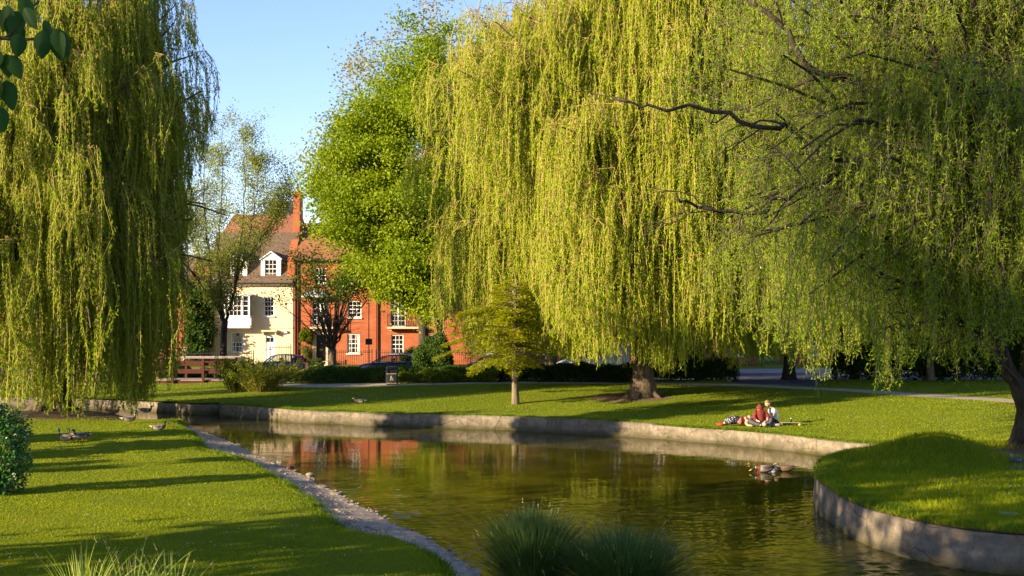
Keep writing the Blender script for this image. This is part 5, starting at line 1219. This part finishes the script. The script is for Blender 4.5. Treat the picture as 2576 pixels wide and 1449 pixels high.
m = MB(); m.tube([(.02, -.47, .09), (.05, -.47, .10), (.06, -.44, .11)], [.02, .09, .085], 12); o = m.build('shoe', M['sole'], hp, True)
m = MB(); m.tube([(.16, -.44, .05), (.24, -.46, .05), (.33, -.44, .05)], [.04, .05, .035], 10); m.build('shoe', M['black_cloth'], hp, True)
# person in white
wp = thing('person', 'fair haired person in a white t-shirt sitting and looking down', 'person', (PB[0]+.55, PB[1]+.35, pz), group='three people sitting and lying on the far lawn')
skin('body', [[(.05, 0, .12, .12), (.03, -.03, .32, .11), (-.06, -.10, .52, .13), (-.14, -.13, .62, .05), (-.20, -.15, .68, .048)],
              [2, (-.05, -.24, .53, .055), (-.08, -.34, .36, .040), (-.22, -.38, .33, .032), (-.30, -.38, .32, .022)]]+[[2, (-.10, .06, .53, .055), (-.20, .0, .38, .040), (-.30, -.15, .34, .03), (-.33, -.22, .33, .022)],
              [0, (.0, -.12, .13, .085), (-.28, -.32, .27, .058), (-.08, -.48, .09, .042), (-.02, -.52, .06, .035)], [0, (.0, .12, .13, .085), (-.32, .10, .27, .058), (-.2, -.15, .10, .045)]], M['skin'], wp)
skin('hand', [[(-.30, -.38, .32, .022), (-.33, -.38, .315, .026)]]+hand((-.33, -.38, .315), (-.9, .1, -.1), (0, 1, .1)), M['skin'], wp, 1)
skin('t_shirt', [[(.06, 0, .13, .145), (.04, -.03, .32, .14), (-.06, -.10, .51, .155), (-.12, -.125, .595, .075)], [2, (-.05, -.24, .53, .082), (-.07, -.31, .42, .072)], [2, (-.10, .06, .53, .082), (-.16, .02, .44, .07)]], M['tee'], wp)
skin('trousers', [[(.05, 0, .10, .14), (.0, -.12, .13, .105), (-.28, -.32, .28, .078), (-.10, -.47, .10, .058)], [0, (.0, .12, .13, .105), (-.32, .10, .28, .078), (-.2, -.15, .10, .06)], [0, (.18, -.1, .06, .06), (.28, -.12, .04, .03)]], M['black_cloth'], wp)
head(wp, (-.25, -.19, .765), R(24), R(-62), M['hair'])
m = MB(); m.tube([(-.18, -.56, .05), (-.05, -.56, .06), (.06, -.54, .055), (.10, -.53, .10)], [.035, .055, .055, .04], 10); m.build('shoe', M['trainer'], wp, True)
# lying person
lp = thing('person', 'person in patterned trousers and a red top lying on one side with bare arms', 'person', (PB[0]-.75, PB[1]+.15, pz), group='three people sitting and lying on the far lawn')
skin('body', [[(.0, .05, .22, .13), (.20, .08, .17, .11), (.38, .14, .18, .12), (.52, .22, .20, .05), (.58, .26, .22, .05)],
              [2, (.36, .02, .28, .055), (.42, -.06, .34, .046), (.47, -.02, .20, .034), (.50, .0, .12, .024)], [2, (.30, -.10, .08, .055), (.32, -.28, .045, .038), (.46, -.36, .04, .03)],
              [0, (-.12, .0, .24, .10), (-.30, -.08, .18, .065), (-.46, -.02, .09, .045), (-.52, 0, .07, .03)], [0, (-.10, .12, .14, .10), (-.28, .08, .10, .065), (-.44, .04, .06, .045)]], M['skin'], lp)
skin('hand', [[(.46, -.36, .04, .026), (.48, -.365, .038, .026)]]+hand((.48, -.365, .036), (.95, -.1, 0), (0, 1, 0), .2), M['skin'], lp, 1)
skin('trousers', [[(.06, .05, .19, .16), (-.02, .04, .23, .185), (-.14, .0, .23, .155), (-.30, -.08, .18, .12), (-.46, -.02, .11, .09)], [1, (-.10, .10, .13, .12), (-.28, .08, .10, .09), (-.44, .04, .07, .07)]], M['pattern'], lp)
skin('top', [[(.05, .05, .18, .165), (.22, .08, .18, .15), (.38, .13, .19, .135)], [2, (.35, .02, .27, .085), (.40, -.04, .31, .07)]], M['maroon'], lp)
skin('shirt_hem', [[(.03, .03, .17, .165), (.11, .05, .165, .158), (.17, .06, .16, .15)]], M['check'], lp)
for q in (0, .05):
    m = MB(); m.tube([(-.46-q*.3, -.02+q*1.5, .075), (-.56, -.02+q*1.5, .055), (-.66-q, -.02+q*1.5, .05)], [.045, .045, .03], 10); m.build('shoe', M['red_shoe'], lp, True)
head(lp, (.64, .30, .21), R(-20), R(80), M['hair_dark'])
# long skateboard and cup
sbx, sby = PB[0]+1.03, PB[1]-.05; sb = thing('skateboard', 'longboard with yellow wheels lying on the grass beside the person in white', 'skateboard', (sbx, sby, H(sbx, sby)), R(-3))
m = MB(); secs = []
for i in range(13):
    a = -.45+.9*i/12; w = .10*(1-abs(a/.47)**5)+.012; z = .105+.02*(a/.45)**4; secs.append([(a, -w, z), (a, w, z), (a, w, z+.012), (a, -w, z+.012)])
m.loft(secs); m.build('deck', M['wood_grey'], sb, True)
for a in (-.30, .30):
    m = MB(); m.box(a-.03, a+.03, -.02, .02, .06, .104); m.tube([(a, -.10, .045), (a, .10, .045)], .012, 6); m.build('axle', M['chrome'], sb)
    for sg in (-1, 1):
        m = MB(); m.tube([(a, sg*.075, .045), (a, sg*.12, .045)], [.038, .036], 14); m.build('wheel', plain('yellow_wheel', (.72, .52, .05), .5), sb, True)
m = MB(); cx, cy, cz = sbx+.03, sby, H(sbx, sby)+.118; m.tube([(0, 0, 0), (0, 0, .09), (0, 0, .10), (0, 0, .125)], [.028, .036, .030, .022], 12)
o = m.build('cup', M['iron'], None, True); o.location = (cx, cy, cz); tag(o, 'small dark cup with a pale lid standing on the skateboard deck', 'cup')
m = MB(); m.tube([(0, 0, .1262), (0, 0, .14)], [.031, .026], 12); m.build('lid', M['white'], o, True)

# ------------------------------------------------------------------ birds
def mk(name, c, r=.7, var=.15, sc=30): M[name] = plain(name, c, r, var, sc); return M[name]
mk('duck_white', (.42, .40, .36)); mk('duck_black', (.02, .02, .025)); mk('duck_grey', (.26, .235, .21), var=.25); mk('duck_breast', (.12, .035, .02)); mk('duck_green', (.005, .05, .03), .35); mk('bill', (.50, .38, .05), .5); mk('leg', (.70, .16, .03), .6); mk('duck_brown', (.20, .13, .07), var=.55, sc=60); mk('duck_wing', (.09, .065, .05), var=.3); mk('pigeon', (.06, .065, .08)); mk('pigeon_breast', (.13, .09, .09)); mk('pigeon_head', (.13, .16, .20))
DM = ['duck_white', 'duck_black', 'duck_grey', 'duck_breast', 'duck_white', 'duck_green', 'bill']
def ring(c, d, w, h, n=12):
    c = np.array(c, float); d = np.array(d, float); d /= np.linalg.norm(d); u = np.array([0, 1.0, 0]); v = np.cross(d, u); v /= max(np.linalg.norm(v), 1e-6)
    return [tuple(c+u*math.cos(TAU*k/n)*w+v*math.sin(TAU*k/n)*h) for k in range(n)]
def bird(name, label, cat, x, y, z, rz, pose='stand', mats=DM, s=1.0, group=None, neck=1.0, legs=True, low=False):
    root = thing(name, label, cat, (x, y, z), rz, group); root.scale = (s*1.1, s*1.1, s*1.12); h = {'stand': .06, 'sit': .0, 'swim': -.012}[pose]
    nk = neck
    S = [((-.30, 0, .15), (1, 0, -.2), .008, .006), ((-.25, 0, .135), (1, 0, -.2), .035, .016), ((-.20, 0, .12), (1, 0, -.1), .055, .036), ((-.14, 0, .105), (1, 0, 0), .078, .062), ((-.04, 0, .095), (1, 0, 0), .098, .083), ((.07, 0, .098), (1, 0, .05), .095, .084), ((.14, 0, .108), (1, 0, .2), .078, .070), ((.185, 0, .135), (.8, 0, .7), .055, .048),
         ((.20, 0, .135+.05*nk), (.1, 0, 1), .035, .034), ((.205, 0, .135+.065*nk), (.1, 0, 1), .030, .030), ((.205, 0, .135+.08*nk), (0, 0, 1), .028, .029), ((.205, 0, .135+.115*nk), (.2, 0, 1), .029, .031), ((.215, 0, .155+.13*nk), (.7, 0, .7), .036, .037), ((.245, 0, .16+.13*nk), (1, 0, 0), .033, .034), ((.268, 0, .155+.13*nk), (1, 0, -.1), .018, .018), ((.29, 0, .147+.13*nk), (1, 0, -.2), .014, .009), ((.318, 0, .141+.13*nk), (1, 0, -.2), .012, .004)]
    mi = [0, 0, 1, 2, 2, 2, 3, 3, 3, 4, 5, 5, 5, 5, 6, 6]
    if low: S = S[:8]+[((.22, 0, .125), (1, 0, .1), .036, .036), ((.235, 0, .122), (1, 0, 0), .031, .031), ((.25, 0, .118), (1, 0, -.2), .028, .028), ((.275, 0, .108), (1, 0, -.3), .030, .030), ((.30, 0, .10), (1, 0, -.3), .036, .036), ((.33, 0, .085), (1, 0, -.4), .032, .032), ((.352, 0, .075), (1, 0, -.4), .018, .018), ((.372, 0, .064), (1, 0, -.4), .014, .009), ((.398, 0, .055), (1, 0, -.3), .012, .004)]
    m = MB(); m.loft([ring((c[0], c[1], c[2]+h), d, w, hh) for c, d, w, hh in S], mi); m.build('body', [M[k] for k in mats], root, True)
    for sg in (-1, 1):
        m = MB(); W_ = [((-.24, sg*.02, .155), .010, .006), ((-.16, sg*.055, .15), .014, .028), ((-.05, sg*.088, .128), .014, .048), ((.05, sg*.088, .125), .014, .042), ((.11, sg*.07, .125), .008, .014)]
        m.loft([ring((c[0], c[1], c[2]+h), (1, 0, 0), w, hh, 8) for c, w, hh in W_]); m.build('wing', M['duck_wing'] if mats is DM else M[mats[2]], root, True)
        if pose == 'stand' and legs:
            m = MB(); m.tube([(-.02, sg*.04, h+.04), (-.01, sg*.04, .06), (-.02, sg*.04, .008)], [.012, .008, .008], 6); m.add([(-.03, sg*.04-.012, .012), (-.03, sg*.04+.012, .012), (.045, sg*.04+.032, .004), (.05, sg*.04, .004), (.045, sg*.04-.032, .004)], [(0, 1, 2, 3, 4)]); m.build('leg', M['leg'], root)
    return root
def BL(v, y, zg=.34):
    for _ in range(4): x, d = at(v, y, zg); zg = H(x, d)
    return x, d, zg
GD = 'ducks on and around the river'
FM = ['duck_brown', 'duck_brown', 'duck_brown', 'duck_brown', 'duck_brown', 'duck_brown', 'bill']
x, y, z = BL(167, 1114); bird('mallard_duck', 'drake mallard at the left of the trio on the near lawn, neck raised', 'duck', x, y, z-.02, R(176), 'stand', s=1.05, group=GD, neck=1.25)
x, y, z = BL(188, 1108); bird('mallard_duck', 'mottled brown female duck standing between two drakes on the near lawn', 'duck', x, y, z, R(165), 'stand', FM, .92, GD, 1.0)
x, y, z = BL(206, 1109); bird('mallard_duck', 'drake mallard with orange legs at the right of the trio', 'duck', x, y, z, R(200), 'stand', s=1.0, group=GD, neck=.75)
x, y, z = BL(324, 1066); bird('mallard_duck', 'drake mallard standing upright alone on the sunlit near lawn', 'duck', x, y, z, R(15), 'stand', s=1.0, group=GD, neck=1.4)
x, y, z = BL(399, 1083); bird('mallard_duck', 'drake mallard sitting on the near lawn close to the water', 'duck', x, y, z, R(-5), 'sit', s=1.0, group=GD)
x, y, z = BL(367, 1050); bird('mallard_duck', 'drake mallard sitting in shade at the edge of the upstream channel', 'duck', x, y, z, R(-8), 'sit', s=1.0, group=GD, neck=.7)
x, y, z = BL(284, 1042); bird('mallard_duck', 'pale brown duck under the tips of the left willow strands', 'duck', x, y, z, R(20), 'sit', FM, .95, GD, .8)
x, y, z = BL(905, 1017, .6); bird('mallard_duck', 'duck resting on the shaded far bank among daisies', 'duck', x, y, z, R(170), 'sit', s=.95, group=GD, neck=.4)
x, y = at(1925, 1188); bird('mallard_duck', 'drake mallard swimming with its head low to the water', 'duck', x, y, 0, R(187), 'swim', s=1.05, group=GD, low=True)
x, y = at(1976, 1186); bird('mallard_duck', 'brown female duck swimming behind the drake', 'duck', x, y, 0, R(178), 'swim', FM, .95, GD, .45)
PG = ['pigeon', 'pigeon_head', 'pigeon', 'pigeon_breast', 'pigeon', 'pigeon_head', 'duck_wing']
x, y, z = BL(2559, 1163, .8); bird('wood_pigeon', 'plump grey pigeon standing on the bare earth under the near willow', 'pigeon', x, y, z-.06, R(115), 'stand', PG, .72, None, .55)
bird('wood_pigeon', 'grey pigeon perched on a dark limb at the top right', 'pigeon', vx_(2556, 30.9), 30.9, vz_(158, 30.9)+.14, R(150), 'sit', PG, .8, None, .5)

# ------------------------------------------------------------------ stones, daisies, grass
def stone(x, y, z, r, seed, sq=.5):
    rr = np.random.default_rng(seed); n, k = 9, 6; V = []
    ax = rr.uniform(.7, 1.3, 3)
    for i in range(k+1):
        ph = math.pi*i/k
        for j in range(n):
            th = TAU*j/n; q = r*(1+rr.normal()*.12); V.append((x+math.sin(ph)*math.cos(th)*q*ax[0], y+math.sin(ph)*math.sin(th)*q*ax[1], z+math.cos(ph)*q*sq*ax[2]))
    return V, [(i*n+j, (i+1)*n+j, (i+1)*n+(j+1) % n, i*n+(j+1) % n) for i in range(k) for j in range(n)]
m = MB(); r = np.random.default_rng(5); GE = np.array(gravel_edge); LS = np.array(left_shore)
k = 0
while k < 800:
    i = r.integers(0, len(LS)-1); t = r.random(); p = LS[i]*(1-t)+LS[i+1]*t; q = p+np.array([-1, -.15])*r.uniform(-.1, 1.6)
    if not inside(q[None], gravel_poly)[0]: continue
    rad = r.uniform(.015, .05) if r.random() < .95 else r.uniform(.05, .08)
    V, F_ = stone(q[0], q[1], H(q[0], q[1])+rad*.1, rad, k); m.add(V, F_); k += 1
tag(m.build('shore_stones', M['stone'], None, False), 'loose small stones scattered along the gravel shore', 'stones', kind='stuff')
for k, (v, yv, rad, lab) in enumerate([(780, 1196, .17, 'pale flat rock standing highest at the middle of the gravel shore'), (812, 1226, .15, 'pinkish rock on the gravel shore where it widens'), (735, 1173, .10, 'small dark rock at the water edge of the shore'), (560, 1126, .09, 'grey rock at the start of the gravel shore'), (517, 1118, .10, 'pale stone beside the grass where the gravel shore begins'), (845, 1243, .14, 'broad flat rock low on the gravel shore nearer the viewer')]):
    x, y, z = BL(v, yv, .08); V, F_ = stone(0, 0, 0, rad, 900+k, .28); m = MB(); m.add(V, F_); o = m.build('rock', M['stone'], None, True); o.location = (x, y, z+rad*.1); tag(o, lab, 'rock', 'rocks on the gravel shore')
x, y, z = BL(2540, 1294, .75); m = MB(); m.tube([(0, 0, -.02), (0, 0, .008), (0, 0, .014)], [.17, .17, .15], 20); o = m.build('drain_cover', plain('pale_metal', (.34, .38, .44), .5), None, True); o.location = (x, y, z+.02); tag(o, 'small pale round cover set in the grass at the right edge', 'cover')

def blades(name, P, Hh, W, mat, lean=.5, kindlab=None, parent=None, tone=None, curl=.2):
    n = len(P); Dv = rng.normal(size=(n, 3))*(lean, lean, 0)+(0, 0, 1)
    o = leaves(name, P, Dv, Hh, W, mat, parent, tone=tone, curl=rng.normal(size=(n, 1))*curl)
    if kindlab: tag(o, kindlab[0], kindlab[1], kind='stuff')
    return o
rng = np.random.default_rng(99)
# lawn blades: even density over bands of distance (short mown turf)
def scatter(n, x0, x1, y0, y1, power=2.0):
    u = rng.random(n); y = 1/((1-u)/y0+u/y1); hw = y*.47
    x = rng.uniform(-1, 1, n)*hw; return np.stack([x, y], 1)
P2 = scatter(760000, 0, 0, 15.5, 62)
ok = ~inside(P2, river_np) & ~inside(P2, gravel_poly) & ~inside(P2, path_poly) & ~inside(P2, drive_poly)
P2 = P2[ok]; dP = seg_dist(P2, pen_s); dpn = dP < 9
inter = (P2[:, 0] > 6) & (P2[:, 1] < 34) 
soilf = np.exp(-(((P2[:, 0]-13.6)/2.6)**2+((P2[:, 1]-30.6)/2.2)**2)**2)+.8*np.exp(-(((P2[:, 0]-12.7)/1.5)**2+((P2[:, 1]-27.6)/.9)**2)**2)+.95*np.exp(-(((P2[:, 0]+18)/5.5)**2+((P2[:, 1]-47.5)/2.2)**2)**2)+.85*np.exp(-(((P2[:, 0]-5.2)/2.4)**2+((P2[:, 1]-50.6)/2.0)**2)**2)
P2 = P2[rng.random(len(P2)) > soilf*1.05]; z = height(P2); inter = (P2[:, 0] > 6) & (P2[:, 1] < 34); dist = np.linalg.norm(P2, axis=1)
patch = .5+.5*bumpn(P2, 1.7, 9)
hh = np.where(inter, .085, .026)*rng.uniform(.5, 1.3, len(P2))*(.8+.5*np.clip(patch, 0, 1))*(1+dist/70); ww = np.where(inter, .010, .010)*dist/24
blades('grass', np.column_stack([P2, z-.008]), hh, ww, M['blade'], .55, ('short mown grass covering both banks', 'grass'), tone=np.clip(rng.random(len(P2))*.45+.55*np.clip(.5+.75*bumpn(P2, .8, 4)+.5*bumpn(P2, 3.1, 5), 0, 1), 0, 1))
# longer grass hanging over the wall tops and the lip above the gravel
def edge_grass(line, n, off, L, name, zadd=0.0, jit=.16):
    A = np.array(line); cum = np.r_[0, np.cumsum(np.linalg.norm(np.diff(A, axis=0), axis=1))]; u = rng.random(n)*cum[-1]
    x = np.interp(u, cum, A[:, 0]); y = np.interp(u, cum, A[:, 1]); t = np.gradient(A, axis=0); t /= np.linalg.norm(t, axis=1)[:, None]; tx = np.interp(u, cum, t[:, 0]); ty = np.interp(u, cum, t[:, 1])
    w = off+rng.normal(size=n)*jit; P = np.stack([x+ty*w, y-tx*w], 1); clump = .5+.5*np.sin(u*1.9)*np.sin(u*.73+1)+.25*np.sin(u*7.1)
    keep = rng.random(n) < np.clip(clump+.25, .08, 1); P = P[keep]; z = height(P)
    return np.column_stack([P, z+zadd]), clump[keep]
E1, k1 = edge_grass(far_s, 34000, .22, .1, '', jit=.10); E2, k2 = edge_grass(pen_s[9:], 38000, .30, .1, '', jit=.12); E3, k3 = edge_grass(grass_edge, 13000, .06, .1, '', jit=.10); E4, k4 = edge_grass(up_s, 9000, .3, .1, '', jit=.1)
E = np.concatenate([E1, E2, E3, E4]); kk = np.concatenate([k1, k2, k3, k4]); hh = .10*rng.uniform(.5, 1.5, len(E))*(.7+.5*np.clip(kk, 0, 1.2))
blades('long_grass', E, hh, .012, M['blade_long'], .7, ('longer ragged grass along the tops of the river walls and the gravel lip', 'grass'), curl=.45)
# daisies
def daisies(n, cx, cy, sx, sy):
    P = rng.normal(size=(n, 2))*(sx, sy)+(cx, cy); return P[~inside(P, river_np) & ~inside(P, gravel_poly)]
Dz = np.concatenate([daisies(420, *at(870, 998, .7), 2.6, .9), daisies(160, *at(1340, 1030, .6), 2.5, 1.2), daisies(260, 14, 40, 4, 2.5), daisies(70, 9.6, 25, .8, 1.1), daisies(60, 11, 23.5, 1.0, .8), daisies(120, -8, 30, 4, 8), daisies(60, -5, 22, 2, 2.5), daisies(80, 4, 47, 4, 2)])
zz = height(Dz); idx = np.repeat(np.arange(len(Dz)), 6); a = np.tile(np.arange(6)/6*TAU, len(Dz)); Dv = np.stack([np.cos(a), np.sin(a), np.full(len(a), .5)], 1)
tag(leaves('daisies', np.column_stack([Dz, zz+.055])[idx], Dv, .018, .014, M['white_petal'], side=np.stack([-np.sin(a), np.cos(a), 0*a], 1)), 'tiny white daisies scattered in the lawns', 'daisies', kind='stuff')

FLv = scatter(420, 0, 0, 16, 60); FLv = FLv[~inside(FLv, river_np)]; n = len(FLv)
tag(leaves('fallen_leaves', np.column_stack([FLv, height(FLv)+.035]), rng.normal(size=(n, 3))*(1, 1, .15), .07, .03, M['seed'], side=rng.normal(size=(n, 3))*(1, 1, .2)), 'small dry fallen leaves scattered on the grass', 'leaves', kind='stuff')
# sedge tussocks in the river and reeds on the near bank
def tussock(label, x, y, n, h, rad, seed, mat='sedge', heads=60, name='sedge_tussock', spread=1.0, w=.017, z=None):
    global rng
    rng = np.random.default_rng(seed); r = rng; z = H(x, y) if z is None else z
    root = thing(name, label, 'grass clump', (x, y, z)); K = 6
    a = r.uniform(0, TAU, n); q = r.random(n)**.6; L = h*r.uniform(.4, 1.12, n); o = np.stack([np.cos(a)*q*rad*.35, np.sin(a)*q*rad*.35, np.zeros(n)], 1); out = np.stack([np.cos(a), np.sin(a), 0*a], 1)
    lean = rad*.78*q*spread+r.normal(size=n)*.13*h; prev = o; Vs = []
    side = np.cross(out, (0, 0, 1.0))+r.normal(size=(n, 3))*.3; side /= np.linalg.norm(side, axis=1)[:, None]; pts_ = []
    for k in range(K+1):
        t = k/K; p = o+out*(lean*t**1.7)[:, None]+np.array([0, 0, 1])*(L*(t-.22*q*t**3))[:, None]; wd = w*(1-t)**.6+.0012; pts_.append((p-side*wd*.5, p+side*wd*.5)); tip = p
    V = np.stack([q_ for pr in pts_ for q_ in pr], 1).reshape(-1, 3); ff = np.array([[2*k, 2*k+1, 2*k+3, 2*k+2] for k in range(K)]); I = (np.arange(n)[:, None, None]*(2*K+2)+ff).reshape(-1)
    me = bpy.data.meshes.new('blades'); me.vertices.add(len(V)); me.vertices.foreach_set('co', V.astype(np.float32).ravel()); me.loops.add(len(I)); me.loops.foreach_set('vertex_index', I.astype(np.int32)); me.polygons.add(n*K); me.polygons.foreach_set('loop_start', np.arange(0, 4*n*K, 4, dtype=np.int32)); me.update(calc_edges=True)
    at_ = me.attributes.new('tone', 'FLOAT', 'POINT'); at_.data.foreach_set('value', np.repeat(r.random(n), 2*K+2).astype(np.float32)); link('blades', me, M[mat], root)
    if heads:
        i = r.choice(n, heads, replace=False); P = tip[i]; d = nrm(out[i]*.5+(0, 0, 1.0)); idx = np.repeat(np.arange(heads), 14); tt = r.random(len(idx))[:, None]*.11
        o = leaves('seed_heads', P[idx]-d[idx]*.03+d[idx]*tt, d[idx]+r.normal(size=(len(idx), 3))*.35, .03, .009, M['seed'], root); o['kind'] = 'stuff'
    return root
tussock('dark tussock of river sedge, the left and taller of the two', vx_(1340, 18.6), 18.6, 3600, 1.42, .90, 201, z=-.05)
tussock('broad tussock of river sedge with straw seed heads, the right of the two', vx_(1565, 17.9), 17.9, 4600, 1.22, 1.12, 202, heads=110, z=-.05)
for k, (v, n, h, lab) in enumerate([(210, 130, 1.12, 'left clump of pale green reeds at the bottom left corner'), (330, 120, 1.05, 'middle clump of pale green reeds at the bottom left'), (430, 100, .98, 'right clump of pale reeds with brown tips at the bottom left')]):
    tussock(lab, vx_(v, 15.5), 15.5, n, h, .62, 210+k, 'reed', 12, 'reed_clump', 1.0, .024)
# twigs in the river
x, y = at(1828, 1236); m = MB()
for k in range(5): m.tube([(0, 0, -.02), (-.12+.07*k, .02, .05+.02*(k % 2)), (-.26+.12*k, .04, .10+.05*math.sin(k*2))], [.006, .005, .002], 5)
o = m.build('twig', M['bark_dark'], None); o.location = (x, y, 0); tag(o, 'small branching twig sticking out of the river surface', 'twig')

# near leafy branch hanging in from the top left
Dn = 3.1; bo_ = (vx_(-160, Dn), Dn, vz_(70, Dn)); cb = thing('leafy_branch', 'dark branch with large serrated drooping leaves close to the viewer at the top left', 'branch', bo_)
def NV(v, y, d=0): return (vx_(v, Dn)-bo_[0], d, vz_(y, Dn)-bo_[2])
m = MB(); m.tube([NV(-900, 260, .3), NV(-500, 140, .1), NV(-160, 70), NV(0, 96), NV(62, 100), NV(100, 96), NV(146, 86)], [.03, .02, .009, .005, .004, .003, .002], 7); m.tube([NV(-160, 70), NV(-40, 20, .03), NV(40, 20, .05), NV(80, -10, .05)], [.008, .005, .003, .002], 6); m.tube([NV(-60, 82), NV(-20, 140), NV(8, 145)], [.006, .004, .003], 6); m.tube([NV(-20, 140), NV(-30, 220), NV(-10, 285)], [.005, .003, .003], 6); m.tube([NV(5, 97), NV(20, 90), NV(40, 60, .02), NV(60, 5, .03)], [.004, .003, .003, .002], 6)
bp(m, 'twig', M['bark_dark'], cb, (0, 0, 0), True)
def big_leaf(v, y, ang, L, W, roll, d=0.0, fold=.3):
    K = 9; V = []; L /= F/Dn; W /= F/Dn
    for i in range(K+1):
        t = i/K; w = W*.5*math.sin(math.pi*min(1, t**.75))**.8*(1-.15*t)+.0004; w *= 1+.06*(i % 2); bend = .18*L*t*t
        for s in (-1, -.5, 0, .5, 1): V.append((s*w, bend+fold*abs(s)*w, -t*L))
    Fs = [(i*5+j, i*5+j+1, (i+1)*5+j+1, (i+1)*5+j) for i in range(K) for j in range(4)]
    m = MB(); m.add(V, Fs); o = m.build('leaf', M['cherry'], cb, True); o.location = NV(v, y, d); o.rotation_euler = (R(-8), R(ang), R(roll))
    a = o.data.attributes.new('tone', 'FLOAT', 'POINT'); a.data.foreach_set('value', [random.random()]*len(V)); return o
M['cherry'] = leaf_mat('cherry_leaf', (.018, .065, .008), (.035, .10, .010), .40, rough=.55, spec=.2)
for a in [(118, 80, 4, 72, 48, 10), (104, 84, 14, 62, 34, -30), (140, 90, -12, 62, 40, 40), (158, 84, -22, 80, 46, 15), (172, 92, -8, 66, 30, -35), (70, 96, 6, 60, 40, 20), (62, -10, -14, 76, 38, 30), (78, 30, -32, 66, 34, -15), (40, 24, 8, 72, 46, 35), (16, 10, 16, 70, 50, -20), (8, 36, -10, 66, 46, 10), (96, 40, -30, 50, 30, 60), (10, 132, 12, 56, 44, -25), (24, 140, -6, 60, 38, 20), (38, 146, -26, 66, 40, 5), (8, 198, -12, 78, 44, 25), (-6, 196, 12, 70, 40, -40), (14, 276, -14, 66, 44, 10), (-4, 272, 10, 60, 40, -10), (-20, 20, 10, 80, 50, 0), (-30, 120, 0, 80, 50, 20), (45, 60, 24, 50, 30, -50)]:
    big_leaf(*a, d=random.uniform(-.06, .06))
